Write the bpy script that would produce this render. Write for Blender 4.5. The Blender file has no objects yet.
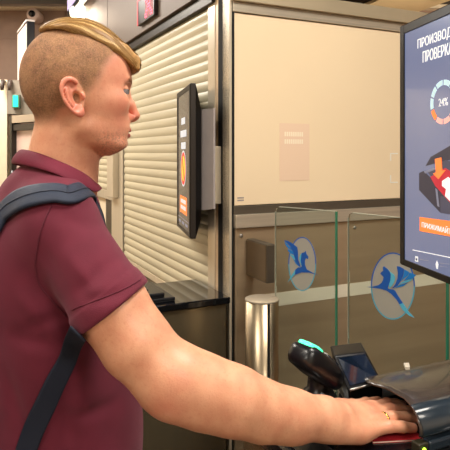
import bpy, bmesh, math, random
import numpy as np
from mathutils import Vector, Matrix
from mathutils.bvhtree import BVHTree
random.seed(4); np.random.seed(4)
F=560.0; CX=225.0; HY=153.0; CAMZ=1.56
scene=bpy.context.scene; COL=scene.collection
def W(px,py,Y): return Vector(((px-CX)/F*Y, Y, CAMZ-(py-HY)/F*Y))
def WZ(px,py,z):
    Y=(CAMZ-z)*F/(py-HY); return W(px,py,Y)
# ---------------------------------------------------------------- materials
def s2l(c): return tuple(((v/255)/12.92 if v/255<=0.04045 else ((v/255+0.055)/1.055)**2.4) for v in c)
MATS={}
def mat(name,color,rough=0.5,metal=0.0,var=0.0,scale=20.0,bump=0.0,bscale=60.0,emit=None,estr=1.0,trans=0.0,ior=1.45,spec=0.5,coat=0.0,stretch=None,alpha=1.0,sub=0.0):
    if name in MATS: return MATS[name]
    m=bpy.data.materials.new(name); m.use_nodes=True; nt=m.node_tree; N=nt.nodes; L=nt.links
    b=N['Principled BSDF']; c=s2l(color)+(1,)
    b.inputs['Base Color'].default_value=c; b.inputs['Roughness'].default_value=rough
    b.inputs['Metallic'].default_value=metal; b.inputs['IOR'].default_value=ior
    b.inputs['Specular IOR Level'].default_value=spec
    b.inputs['Transmission Weight'].default_value=trans; b.inputs['Coat Weight'].default_value=coat
    b.inputs['Alpha'].default_value=alpha
    if sub: 
        b.inputs['Subsurface Weight'].default_value=sub; b.inputs['Subsurface Radius'].default_value=(0.01,0.004,0.002); b.inputs['Subsurface Scale'].default_value=1
    if emit:
        b.inputs['Emission Color'].default_value=s2l(emit)+(1,); b.inputs['Emission Strength'].default_value=estr
    tc=N.new('ShaderNodeTexCoord'); src=tc.outputs['Object']
    if stretch:
        mp=N.new('ShaderNodeMapping'); mp.inputs['Scale'].default_value=stretch; L.new(src,mp.inputs[0]); src=mp.outputs[0]
    if var:
        n=N.new('ShaderNodeTexNoise'); n.inputs['Scale'].default_value=scale; n.inputs['Detail'].default_value=4; L.new(src,n.inputs['Vector'])
        r=N.new('ShaderNodeMapRange'); r.inputs[1].default_value=0.3; r.inputs[2].default_value=0.7; r.inputs[3].default_value=1-var; r.inputs[4].default_value=1+var
        L.new(n.outputs['Fac'],r.inputs[0])
        v=N.new('ShaderNodeVectorMath'); v.operation='SCALE'; v.inputs[0].default_value=c[:3]; L.new(r.outputs[0],v.inputs['Scale']); L.new(v.outputs[0],b.inputs['Base Color'])
    if bump:
        n=N.new('ShaderNodeTexNoise'); n.inputs['Scale'].default_value=bscale; n.inputs['Detail'].default_value=3; L.new(src,n.inputs['Vector'])
        bp=N.new('ShaderNodeBump'); bp.inputs['Strength'].default_value=bump; bp.inputs['Distance'].default_value=0.002; L.new(n.outputs['Fac'],bp.inputs['Height']); L.new(bp.outputs[0],b.inputs['Normal'])
    MATS[name]=m; return m
# ---------------------------------------------------------------- objects
def empty(name,label,cat,loc,group=None):
    o=bpy.data.objects.new(name,None); o.location=loc; o.empty_display_size=0.05; COL.objects.link(o)
    o['label']=label; o['category']=cat
    if group: o['group']=group
    o.matrix_world=Matrix.Translation(Vector(loc)); return o
def root_of(p):
    v=Vector((0,0,0))
    while p is not None: v=v+Vector(p.location); p=p.parent
    return v
def link_mesh(name,me,m,parent=None,smooth=False,label=None):
    """vertices come in world coordinates; a top level mesh keeps its origin at its base centre"""
    o=bpy.data.objects.new(name,me)
    n=len(me.vertices); co=np.empty(n*3,dtype=np.float32); me.vertices.foreach_get('co',co); co=co.reshape(-1,3)
    if parent is None:
        off=Vector(((co[:,0].min()+co[:,0].max())/2,(co[:,1].min()+co[:,1].max())/2,co[:,2].min())); o.location=off
    else:
        off=root_of(parent); o.parent=parent
    co=co-np.array(off,dtype=np.float32); me.vertices.foreach_set('co',co.ravel()); me.update()
    if m is not None: me.materials.append(m)
    if smooth: me.polygons.foreach_set('use_smooth',[True]*len(me.polygons))
    COL.objects.link(o)
    if label: o['label']=label
    return o
def build(name,bm,m,parent=None,bevel=0,smooth=False,label=None,seg=2):
    bmesh.ops.recalc_face_normals(bm,faces=bm.faces[:])
    me=bpy.data.meshes.new(name); bm.to_mesh(me); bm.free()
    o=link_mesh(name,me,m,parent,smooth,label)
    if bevel:
        md=o.modifiers.new('b','BEVEL'); md.width=bevel; md.segments=seg; md.limit_method='ANGLE'; md.angle_limit=math.radians(35)
    return o
def tag(o,label,cat,group=None):
    o['label']=label; o['category']=cat
    if group: o['group']=group
    return o
def struct(o): o['kind']='structure'; return o
class Fr:
    def __init__(s,o,u,v,w): s.o=Vector(o); s.u=Vector(u).normalized(); s.v=Vector(v).normalized(); s.w=Vector(w).normalized()
    def __call__(s,a,b,c): return s.o+s.u*a+s.v*b+s.w*c
WF=Fr((0,0,0),(1,0,0),(0,1,0),(0,0,1))
def box(bm,fr,a0,a1,b0,b1,c0,c1):
    vs=[bm.verts.new(fr(a,b,c)) for a in (a0,a1) for b in (b0,b1) for c in (c0,c1)]
    for f in ((0,1,3,2),(4,6,7,5),(0,4,5,1),(2,3,7,6),(0,2,6,4),(1,5,7,3)): bm.faces.new([vs[i] for i in f])
def mkbox(name,fr,r,m,parent=None,bevel=0,label=None):
    bm=bmesh.new(); box(bm,fr,*r); return build(name,bm,m,parent,bevel,label=label)
def prism(bm,fr,poly,c0,c1):
    """poly: list of (a,b); extruded from c0 to c1 along fr.w"""
    lo=[bm.verts.new(fr(a,b,c0)) for a,b in poly]; hi=[bm.verts.new(fr(a,b,c1)) for a,b in poly]
    n=len(poly)
    if n>4:
        from mathutils.geometry import tessellate_polygon
        for t in tessellate_polygon([[Vector((p[0],p[1],0)) for p in poly]]):
            for s_ in (lo,hi):
                try: bm.faces.new([s_[i] for i in t])
                except ValueError: pass
    else: bm.faces.new(lo); bm.faces.new(hi)
    for i in range(n): bm.faces.new((lo[i],lo[(i+1)%n],hi[(i+1)%n],hi[i]))
def mkprism(name,fr,poly,c0,c1,m,parent=None,bevel=0,smooth=False,label=None):
    bm=bmesh.new(); prism(bm,fr,poly,c0,c1)
    return build(name,bm,m,parent,bevel,smooth,label)
def tube(bm,pts,rad,n=10,cap=True,flat=None):
    pts=[Vector(p) for p in pts]; rings=[]
    if not isinstance(rad,(list,tuple)): rad=[rad]*len(pts)
    up=Vector((0,0,1)); prev=None
    for i,p in enumerate(pts):
        t=(pts[min(i+1,len(pts)-1)]-pts[max(i-1,0)]).normalized()
        if prev is None:
            a=t.cross(up); 
            if a.length<1e-3: a=t.cross(Vector((1,0,0)))
        else: a=prev-t*prev.dot(t)
        a.normalize(); prev=a; b=t.cross(a).normalized()
        rings.append([bm.verts.new(p+(a*math.cos(2*math.pi*k/n)+b*math.sin(2*math.pi*k/n))*rad[i]) for k in range(n)])
    for r0,r1 in zip(rings,rings[1:]):
        for k in range(n): bm.faces.new((r0[k],r0[(k+1)%n],r1[(k+1)%n],r1[k]))
    if cap: bm.faces.new(rings[0]); bm.faces.new(rings[-1])
def mktube(name,pts,rad,m,parent=None,n=12,label=None):
    bm=bmesh.new(); tube(bm,pts,rad,n); o=build(name,bm,m,parent,0,False,label); 
    for p in o.data.polygons: p.use_smooth=len(p.vertices)==4
    return o
def lathe(bm,fr,prof,n=32,cap=True):
    """prof: (r,h) around fr.w"""
    rings=[[bm.verts.new(fr(r*math.cos(2*math.pi*k/n),r*math.sin(2*math.pi*k/n),h)) for k in range(n)] for r,h in prof]
    for r0,r1 in zip(rings,rings[1:]):
        for k in range(n): bm.faces.new((r0[k],r0[(k+1)%n],r1[(k+1)%n],r1[k]))
    if cap: bm.faces.new(rings[0]); bm.faces.new(rings[-1])
def text(name,s,fr,a,b,h,wid,m,parent,bold=0.0,depth=0.0006,align='LEFT',label=None):
    """lettering on plane fr (u right, v down); a,b = left/top; h cap height; wid total width"""
    cu=bpy.data.curves.new('t','FONT'); cu.body=s; cu.size=1; cu.offset=0; cu.fill_mode='FRONT'
    to=bpy.data.objects.new('t',cu); COL.objects.link(to); bpy.context.view_layer.update()
    dg=bpy.context.evaluated_depsgraph_get(); me=bpy.data.meshes.new_from_object(to.evaluated_get(dg)); bpy.data.objects.remove(to)
    n=len(me.vertices); co=np.empty(n*3,dtype=np.float32); me.vertices.foreach_get('co',co); co=co.reshape(-1,3)
    x0,x1,y0,y1=co[:,0].min(),co[:,0].max(),co[:,1].min(),co[:,1].max()
    out=[]
    for x,y,z in co:
        p=fr(a+(x-x0)/(x1-x0)*wid, b+(y1-y)/(y1-y0)*h, depth); out.append(tuple(p))
    me.vertices.foreach_set('co',np.array(out,dtype=np.float32).ravel()); me.update()
    # heavier strokes: the outline repeated a hair to each side, kept in the same mesh
    bm=bmesh.new(); bm.from_mesh(me); bpy.data.meshes.remove(me); g0=bm.verts[:]+bm.edges[:]+bm.faces[:]
    for s in (-1,1):
        r=bmesh.ops.duplicate(bm,geom=g0); vs=[e for e in r['geom'] if isinstance(e,bmesh.types.BMVert)]; off=fr.u*(s*h*.045)+fr.w*(.00008*(s+2))
        for v_ in vs: v_.co+=off
    me=bpy.data.meshes.new(name); bm.to_mesh(me); bm.free()
    return link_mesh(name,me,m,parent,label=label)
# ---------------------------------------------------------------- implicit surfaces
def smin(a,b,k):
    h=np.clip(0.5+0.5*(b-a)/k,0,1); return b*(1-h)+a*h-k*h*(1-h)
def smax(a,b,k): return -smin(-a,-b,k)
def sstep(e0,e1,x):
    t=np.clip((x-e0)/(e1-e0),0,1); return t*t*(3-2*t)
def cap(P,a,b,ra,rb):
    a=np.array(a,dtype=np.float32); b=np.array(b,dtype=np.float32); ab=b-a; L2=float(ab@ab)
    t=np.clip(((P-a)@ab)/L2,0,1); q=P-a-t[:,None]*ab
    return np.sqrt((q*q).sum(1))-(ra+(rb-ra)*t)
def ell(P,c,r,R=None):
    q=P-np.array(c,dtype=np.float32)
    if R is not None: q=q@R
    r=np.array(r,dtype=np.float32); k0=np.sqrt(((q/r)**2).sum(1)); k1=np.sqrt(((q/(r*r))**2).sum(1))+1e-9
    return k0*(k0-1)/k1
def frame_mat(u,v=None):
    u=Vector(u).normalized(); v=Vector(v) if v is not None else Vector((0,0,1)); w=u.cross(v).normalized(); v=w.cross(u)
    return np.array([[u.x,v.x,w.x],[u.y,v.y,w.y],[u.z,v.z,w.z]],dtype=np.float32)
def surface_nets(f,lo,hi,h,band=2.2,b=8):
    lo=np.array(lo,dtype=np.float32); n=[int(math.ceil((hi[i]-lo[i])/h/b))*b for i in range(3)]; nb=[k//b for k in n]
    bi=np.stack(np.meshgrid(*[np.arange(k) for k in nb],indexing='ij'),-1).reshape(-1,3)
    cen=(lo+(bi+0.5)*b*h).astype(np.float32)
    fc=f(cen); act=np.abs(fc)<band*0.87*b*h
    val=np.ones(n,dtype=np.float32); v6=val.reshape(nb[0],b,nb[1],b,nb[2],b)
    fcr=np.where(fc<0,-1,1).astype(np.float32).reshape(nb); v6[...]=fcr[:,None,:,None,:,None]
    off=np.stack(np.meshgrid(*[np.arange(b)]*3,indexing='ij'),-1).reshape(-1,3)
    ab=bi[act]
    for s in range(0,len(ab),600):
        A=ab[s:s+600]; g=(A[:,None,:]*b+off[None]); P=(lo+g.reshape(-1,3)*h).astype(np.float32)
        r=f(P).reshape(len(A),b,b,b)
        v6[A[:,0],:,A[:,1],:,A[:,2],:]=r
    ins=val<0; c=np.zeros([k-1 for k in n],dtype=np.uint8)
    sl=lambda A,d:A[d[0]:n[0]-1+d[0],d[1]:n[1]-1+d[1],d[2]:n[2]-1+d[2]]
    D=[(i,j,k) for i in (0,1) for j in (0,1) for k in (0,1)]
    for d in D: c+=sl(ins,d)
    cells=np.argwhere((c>0)&(c<8)); cid=-np.ones([k-1 for k in n],dtype=np.int32); cid[tuple(cells.T)]=np.arange(len(cells))
    acc=np.zeros((len(cells),3)); cnt=np.zeros(len(cells))
    cv={d:val[cells[:,0]+d[0],cells[:,1]+d[1],cells[:,2]+d[2]] for d in D}
    for d in D:
        for ax in range(3):
            if d[ax]==0:
                e=list(d); e[ax]=1; e=tuple(e); v0,v1=cv[d],cv[e]; m=(v0<0)!=(v1<0)
                t=np.where(m,v0/(v0-v1+1e-12),0); p=np.tile(np.array(d,dtype=float),(len(cells),1)); p[:,ax]+=t
                acc[m]+=p[m]; cnt[m]+=1
    V=lo+(cells+acc/cnt[:,None])*h
    Q=[]
    for ax in range(3):
        s0=[slice(1,k-1) for k in n]; s1=list(s0); s0[ax]=slice(0,n[ax]-1); s1[ax]=slice(1,n[ax])
        m=ins[tuple(s0)]!=ins[tuple(s1)]; g=np.argwhere(m); flip=ins[tuple(s0)][m]
        base=g.copy()
        for a in range(3):
            if a!=ax: base[:,a]+=1
        o1,o2=[a for a in range(3) if a!=ax]
        def cc(da,db):
            q=base.copy(); q[:,o1]-=da; q[:,o2]-=db; return cid[q[:,0],q[:,1],q[:,2]]
        quad=np.stack([cc(1,1),cc(0,1),cc(0,0),cc(1,0)],-1)
        if ax==1: flip=~flip
        quad[~flip]=quad[~flip][:,::-1]; Q.append(quad)
    Q=np.concatenate(Q); Q=Q[(Q>=0).all(1)]
    return V,Q
def mesh_from(name,V,Q):
    me=bpy.data.meshes.new(name); me.vertices.add(len(V)); me.vertices.foreach_set('co',V.astype(np.float32).ravel())
    me.loops.add(Q.size); me.loops.foreach_set('vertex_index',Q.astype(np.int32).ravel())
    me.polygons.add(len(Q)); me.polygons.foreach_set('loop_start',np.arange(0,Q.size,4,dtype=np.int32)); me.polygons.foreach_set('loop_total',np.full(len(Q),4,dtype=np.int32))
    me.update(calc_edges=True); me.validate(); return me
# ================================================================ the man
def vn(v): return np.array(v,dtype=np.float32)
YH=1.03; PX=YH/F
HC=W(78,88,YH)                                     # head centre
hy=math.radians(21); hf=Vector((math.cos(hy),math.sin(hy),0)); hl=Vector((-math.sin(hy),math.cos(hy),0))   # face forward, left
KH=1/math.cos(hy-math.radians(14.7))
def hx(px): return (px-78)*PX*KH*1.0
def hz(py): return (88-py)*PX
def interp(z,tab,col):
    t=sorted([(hz(r[0]),r[col]) for r in tab]); return np.interp(z,[a for a,_ in t],[b for _,b in t])
#      py   front  back  halfwidth(mm)
FT=[(40,108,66,40),(50,118,64,54),(60,125,62,60),(70,128.5,60,63),(78,130.0,60,65),(84,129.0,60,66),(90,127.0,60,67),(98,126.0,61,67.5),(106,126.5,62,67.5),(114,127.5,64,67),(120,128.5,66,65.5),(127,129,68,63.5),(133,128.0,71,60.5),(138,126,73,56),(142,125.5,76,54),(145,126,80,50),(148,124,88,43),(151,118,95,32),(154,110,99,18)]
def smooth_tab(tab):
    ys=np.arange(40,156.1,1.0); out=[]
    for c in (1,2,3):
        v=np.interp(ys,[r[0] for r in tab],[r[c] for r in tab]); k=np.exp(-0.5*(np.arange(-4,5)/1.3)**2); k/=k.sum()
        v=np.convolve(np.pad(v,4,mode='edge'),k,'valid'); out.append(v)
    return [(y,out[0][i],out[1][i],out[2][i]) for i,y in enumerate(ys)]
FT=smooth_tab(FT)
def head_local(P):
    q=P-vn(HC); return np.stack([q@vn(hf),q@vn(hl),q[:,2]],-1).astype(np.float32)
EYE=(hx(118.2),0.0345,hz(92))
def f_cranium(q,g=0.0):
    c=ell(q,(hx(77),0,hz(77.5)),(hx(128)-hx(77)+g,0.0755+g,0.098+g))
    c2=ell(q,(hx(61),0,hz(80)),(hx(61)-hx(25)+g,0.066+g,0.078+g))
    return smin(c,c2,0.02)
def f_head(P):
    q=head_local(P); x,y,z=q[:,0],q[:,1],q[:,2]; ay=np.abs(y)
    d=f_cranium(q)
    # face by horizontal slices
    zc=np.clip(z,hz(156),hz(40)); Fr_=hx(interp(zc,FT,1)); Bk=hx(interp(zc,FT,2)); Wd=interp(zc,FT,3)/1000
    cx=Bk*0.55+Fr_*0.45; a=np.where(x>cx,Fr_-cx,cx-Bk); xx=np.abs(x-cx)/a; yy=ay/Wd
    n=2.25; r=(xx**n+yy**n+1e-9)**(1/n); face=(r-1)*np.minimum(a,Wd)*0.9
    face=smax(face,hz(155.5)-z-0.0,0.006); face=smax(face,z-hz(42),0.01)
    d=smin(d,face,0.014)
    # temples slightly hollow, cheekbone
    qa=np.stack([x,ay,z],-1)
    d=smin(d,ell(qa,(hx(110),0.048,hz(103)),(0.020,0.012,0.012)),0.03)
    d=smin(d,cap(qa,(hx(124.5),0.010,hz(82)),(hx(120),0.040,hz(81)),0.0065,0.006),0.010)   # brow
    # eye socket
    d=smax(d,-ell(qa,(hx(128),0.039,hz(91)),(0.0185,0.020,0.0105)),0.012)
    # eyelids
    ex,ey,ez=EYE
    lid=np.sqrt((x-ex)**2+(ay-ey)**2+(z-ez)**2)-0.0136
    op=ell(qa,(ex+0.010,ey+0.006,ez-0.0004),(0.0150,0.0140,0.0040))
    lid=smax(lid,-op,0.0012)
    d=smin(d,lid,0.004); d=smax(d,-op,0.0012)
    # nose
    nose=cap(q,(hx(125.5),0,hz(88)),(hx(131.2),0,hz(104)),0.0055,0.0070)
    nose=smin(nose,cap(q,(hx(131.2),0,hz(104)),(hx(135.6),0,hz(114)),0.0068,0.0090),0.008)
    nose=smin(nose,ell(qa,(hx(128.3),0.0125,hz(117)),(0.0105,0.0065,0.0072)),0.006)
    nose=smin(nose,ell(q,(hx(130),0,hz(119)),(0.011,0.004,0.0045)),0.006)
    d=smin(d,nose,0.0075)
    d=smax(d,-ell(qa,(hx(132.6),0.0095,hz(118.9)),(0.0044,0.0042,0.0026)),0.0015)
    # alar crease
    # lips
    for (a0,b0,r0,sag) in ((hx(129.1),hz(129.8),0.0047,0.0),(hx(127.8),hz(135.0),0.0053,0.0)):
        lp=cap(qa,(a0,0.0,b0),(a0-0.0035,0.013,b0-0.0002),r0,r0*0.9); lp=smin(lp,cap(qa,(a0-0.0035,0.013,b0),(a0-0.013,0.0245,hz(133.2)),r0*0.9,0.0018),0.003)
        d=smin(d,lp,0.0035)
    d=smax(d,-ell(qa,(hx(131.5),0.0,hz(132.4)),(0.0175,0.029,0.0011)),0.0012)
    d=smin(d,ell(q,(hx(121.8),0,hz(143.5)),(0.0095,0.014,0.0085)),0.008)   # chin
    # jaw line
    d=smin(d,cap(qa,(hx(80),0.050,hz(130)),(hx(110),0.030,hz(145)),0.013,0.012),0.025)
    # ear
    d=f_ear(q,d)
    # neck
    nk=cap(P,W(66,130,YH),W(56,192,1.03),0.056,0.064)
    nk2=cap(P,W(75,142,YH),W(76,190,1.035),0.038,0.034)
    nk=smin(nk,nk2,0.03)
    d=smin(d,nk,0.016)
    return d
ER=math.radians(-20)
def ear_uv(q):
    cx,cz=hx(69.0),hz(101.0); x=q[:,0]-cx; z=q[:,2]-cz
    a=math.radians(20)   # top leans back, lobe forward
    u=z*math.cos(a)-x*math.sin(a); v=x*math.cos(a)+z*math.sin(a)     # u up along ear, v forward
    return u,v
def f_ear(q,d):
    y=q[:,1]; ay=np.abs(y); u,v=ear_uv(q)
    A=0.0335; B=0.0190
    Bv=B*(1.0+0.18*np.clip(u/A,-1,1))                 # wider on top
    rho=np.sqrt((u/A)**2+(v/Bv)**2)+1e-6; ang=np.arctan2(v/Bv,u/A)   # ang 0=top, + forward
    tilt=0.0735+0.0085*(1-v/B)+0.002*np.cos(ang)      # outward height of the rim
    tilt=np.clip(tilt+.003,0.076,0.098)
    mr=0.024
    rim=np.sqrt(((rho-0.90)*mr)**2+(ay-tilt)**2)-0.0034*np.where(u<0,1.15,1.0)
    # open rim at front middle
    front=sstep(0.75,1.15,ang)*(1-sstep(2.3,2.7,ang)); rim=rim+front*0.006
    plate=np.maximum((rho-0.93)*mr,np.abs(ay-(tilt-0.0075))-0.0030)
    ah=np.sqrt(((rho-0.56)*mr)**2+(ay-(tilt-0.0022))**2)-0.0030
    back=(1-sstep(0.4,1.1,np.abs(ang+1.2+0.35)/1.6)); ah=ah+(1-back)*0.008
    lobe=np.sqrt(((u+0.0275)/1.25)**2+((v-0.002))**2+((ay-(tilt-0.0035))*1.6)**2)-0.0078
    trag=np.sqrt((u+0.004)**2/1.9+(v-0.0150)**2+((ay-0.0765))**2)-0.0048
    stem=np.maximum((rho-0.86)*mr,np.maximum(ay-(tilt-0.0075),0.055-ay))
    e=smin(plate,rim,0.003); e=smin(e,ah,0.0025); e=smin(e,lobe,0.005); e=smin(e,trag,0.003); e=smin(e,stem+0.001,0.003)
    conch=np.sqrt(((u+0.003)/1.45)**2+((v-0.0060))**2+((ay-0.082)/2.1)**2)-0.0080
    r=smin(d,e,0.004)
    r=smax(r,-conch,0.0025)
    tri=np.sqrt(((u-0.016)/1.8)**2+((v-0.0035)/1.0)**2+((ay-0.0865)/1.5)**2)-0.0044
    return smax(r,-tri,0.002)
# right arm chain
ARM=[(W(66,240,.925),.044),(W(113,309,.85),.0515),(W(136,343,.84),.0495),(W(166,375,.835),.0475),(W(182,383,.838),.0490),(W(206,392.5,.848),.0500),(W(235,401,.86),.0478),(W(263,411,.88),.0425),(W(290,416,.90),.0385),(W(325,419,.925),.0335)]
HANDW=W(325,419,.925)
def seg_chain(P,ch,k):
    d=None
    for (a,ra),(b,rb) in zip(ch,ch[1:]):
        c=cap(P,a,b,ra,rb); d=c if d is None else smin(d,c,k)
    return d
GLASSZ=1.070
def fing(tip,knk,r0,r1,lift=0.006):
    k=Vector(knk); t=Vector(tip); d=t-k
    p1=k+d*0.48+Vector((0,0,lift)); p2=k+d*0.77+Vector((0,0,lift*0.6))
    return [(k,r0),(p1,(r0+r1)/2+0.0006),(p2,(r0+r1)/2-0.0002),(t,r1)]
KN=[W(372,409,1.005),W(371,415,.982),W(370,423,.958),W(366,432,.936)]       # index .. little
TZ=1.0835
TIPS=[WZ(402,405,TZ),WZ(411,411,TZ),WZ(415.5,418.5,TZ),WZ(413,428,TZ)]
FING=[fing(TIPS[0],KN[0],.0110,.0086),fing(TIPS[1],KN[1],.0115,.0088),fing(TIPS[2],KN[2],.0113,.0088),fing(TIPS[3],KN[3],.0108,.0083)]
THUMB=[(W(338,412,.965),.015),(W(352,407,1.01),.0125),(W(366,404,1.045),.0105),(WZ(378,401,1.083),.0085)]
def f_hand(P):
    w=vn(HANDW)
    d=cap(P,W(322,419,.925),W(340,420,.938),.0325,.028)
    for i,(k,r) in enumerate(zip(KN,(.0135,.0138,.0135,.0135))):
        base=W(338,(411,416,422,430)[i],(.965,.952,.938,.922)[i])
        d=smin(d,cap(P,base,k,.020 if i<3 else .0185,r),0.014)
    d=smin(d,cap(P,W(332,429,.915),W(360,434,.93),.0165,.0145),0.014)
    fs=None
    for i,ch in enumerate(FING):
        c=seg_chain(P,ch,0.004)
        fs=c if fs is None else smin(fs,c,0.0022)
        d=smin(d,cap(P,KN[i]+Vector((0,0,.001)),KN[i]+(TIPS[i]-KN[i])*0.12,.0122,.0102),0.006)   # knuckle
    d=smin(d,fs,0.007)
    d=smin(d,seg_chain(P,THUMB,0.008),0.012)
    # extensor tendons and wrist bone
    d=smin(d,ell(P,W(327,404,.925),(.010,.010,.007)),0.012)
    return d
LARM=[(Vector((-.375,1.215,1.445)),.052),(Vector((-.37,1.25,1.17)),.047),(Vector((-.33,1.26,1.12)),.043),(Vector((-.27,1.25,.90)),.029)]
def f_lhand(P):
    b=Vector((-.262,1.248,.875)); d=cap(P,LARM[-1][0],b+Vector((.008,-.002,-.055)),.027,.022)
    for i in range(4):
        k=b+Vector((-.012+.0,-.030+.020*i,-.075)); t=b+Vector((.012,-.030+.019*i,-.145-(.0,.012,.016,.008)[i]+.012))
        d=smin(d,seg_chain(P,[(k,.0095),((k+t)/2+Vector((-.006,0,0)),.0088),(t,.0075)],.004),.006)
    d=smin(d,seg_chain(P,[(b+Vector((.012,-.018,-.02)),.013),(b+Vector((.035,-.03,-.06)),.0105),(b+Vector((.045,-.03,-.09)),.008)],.006),.01)
    return d
TC=Vector((-.285,1.045,0)); tf=Vector((math.cos(math.radians(20)),math.sin(math.radians(20)),0)); tr=Vector((tf.y,-tf.x,0))   # torso forward, right
def T(f,r,z): return TC+tf*f+tr*r+Vector((0,0,z))
TM=np.array([[tf.x,tr.x,0],[tf.y,tr.y,0],[0,0,1]],dtype=np.float32)
def f_torso(P,g=0.0):
    d=ell(P,T(-.045,0,1.28),(.112+g,.175+g,.22+g),TM)
    d=smin(d,ell(P,T(-.075,0,1.37),(.085+g,.15+g,.12+g),TM),0.05)
    d=smin(d,ell(P,T(-.020,0,1.04),(.145+g,.165+g,.27+g),TM),0.06)
    d=smin(d,cap(P,T(-.035,.140,1.44),T(-.035,-.140,1.44),.052+g,.052+g),0.05)
    for sg in (1,-1): d=smin(d,cap(P,T(-.035,.03*sg,1.497),T(-.03,.12*sg,1.455),.055+g,.050+g),0.03)
    d=smin(d,cap(P,T(-.07,0,1.47),T(-.005,0,1.45),.055+g,.05+g),0.03)
    return d
def box_gate(f,P,lo,hi,pad=0.05):
    lo=vn(lo)-pad; hi=vn(hi)+pad
    c=(lo+hi)/2; e=(hi-lo)/2; q=np.abs(P-c)-e; dist=np.sqrt((np.maximum(q,0)**2).sum(1))
    out=dist+pad; m=dist<=0
    if m.any(): out[m]=f(P[m])
    return out
def f_body(P):
    d=f_torso(P,-0.012)
    d=smax(d,0.93-P[:,2],0.01)
    hd=box_gate(f_head,P,(HC.x-.16,HC.y-.13,1.44),(HC.x+.17,HC.y+.14,1.83),0.03)
    d=smin(d,hd,0.02)
    d=smin(d,seg_chain(P,ARM,0.022),0.02)
    # elbow point, forearm bulk
    d=smin(d,ell(P,W(171,396,.835),(.026,.026,.020)),0.03)
    d=smin(d,box_gate(f_hand,P,(.13,.86,1.04),(.38,1.1,1.17),0.03),0.012)
    d=smin(d,seg_chain(P,LARM,0.02),0.02)
    d=smin(d,box_gate(f_lhand,P,(-.33,1.17,.68),(-.16,1.32,.93),0.03),0.012)
    return d
V,Q=surface_nets(f_body,(-.50,.76,.66),(.40,1.36,1.86),0.0020)
me=mesh_from('person_body',V,Q)
# painted-in-life marks: cropped hair, lips, flush (true colours of the surface)
q=head_local(V.astype(np.float32)); X=q[:,0]/PX/KH+78; Zp=88-q[:,2]/PX
ishead=(V[:,2]>1.47)&(V[:,0]<0.05)
edge=np.interp(Zp,[20,50,62,72,80,88,96,103,112,120,132],[150,118,106,99,96,91,84,76,60,56,50])
buzz=(1-sstep(-9,5,X-edge))*(1-sstep(112,134,Zp))*ishead
buzz=np.clip(buzz,0,1)
u,v=ear_uv(q); earm=(np.sqrt((u/.038)**2+(v/.022)**2)<1)&(np.abs(q[:,1])>0.0765); buzz[earm]*=0.0
earm2=(np.sqrt((u/.034)**2+((v-.004)/.017)**2)<1)&(np.abs(q[:,1])>0.070); buzz[earm2]=0
lipm=np.exp(-(((Zp-132.8)/4.3)**2)**2)*sstep(119.5,123,X)*(np.abs(q[:,1])<0.026)*ishead
beard=sstep(126,140,Zp)*sstep(84,100,X)*(1-sstep(152,160,Zp))*ishead*0.6
fl=np.zeros(len(V)); fl+=earm*0.55+np.exp(-((X-132)/5)**2-((Zp-114)/6)**2)*0.5*ishead+np.exp(-((X-113)/11)**2-((Zp-108)/10)**2)*0.12*ishead
fl+=.22*ishead*sstep(80,105,X)*(1-buzz)
for ch in FING:
    for i in (0,1,3):
        dd=((V-np.array(ch[i][0]))**2).sum(1); fl+=0.35*np.exp(-dd/0.012**2)
fl+=0.4*np.exp(-(((V-np.array(W(171,400,.80)))**2).sum(1))/0.03**2)
ca=me.color_attributes.new('marks','FLOAT_COLOR','POINT'); arr=np.stack([buzz,lipm,np.clip(fl,0,1),beard],-1).astype(np.float32); ca.data.foreach_set('color',arr.ravel())
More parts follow.
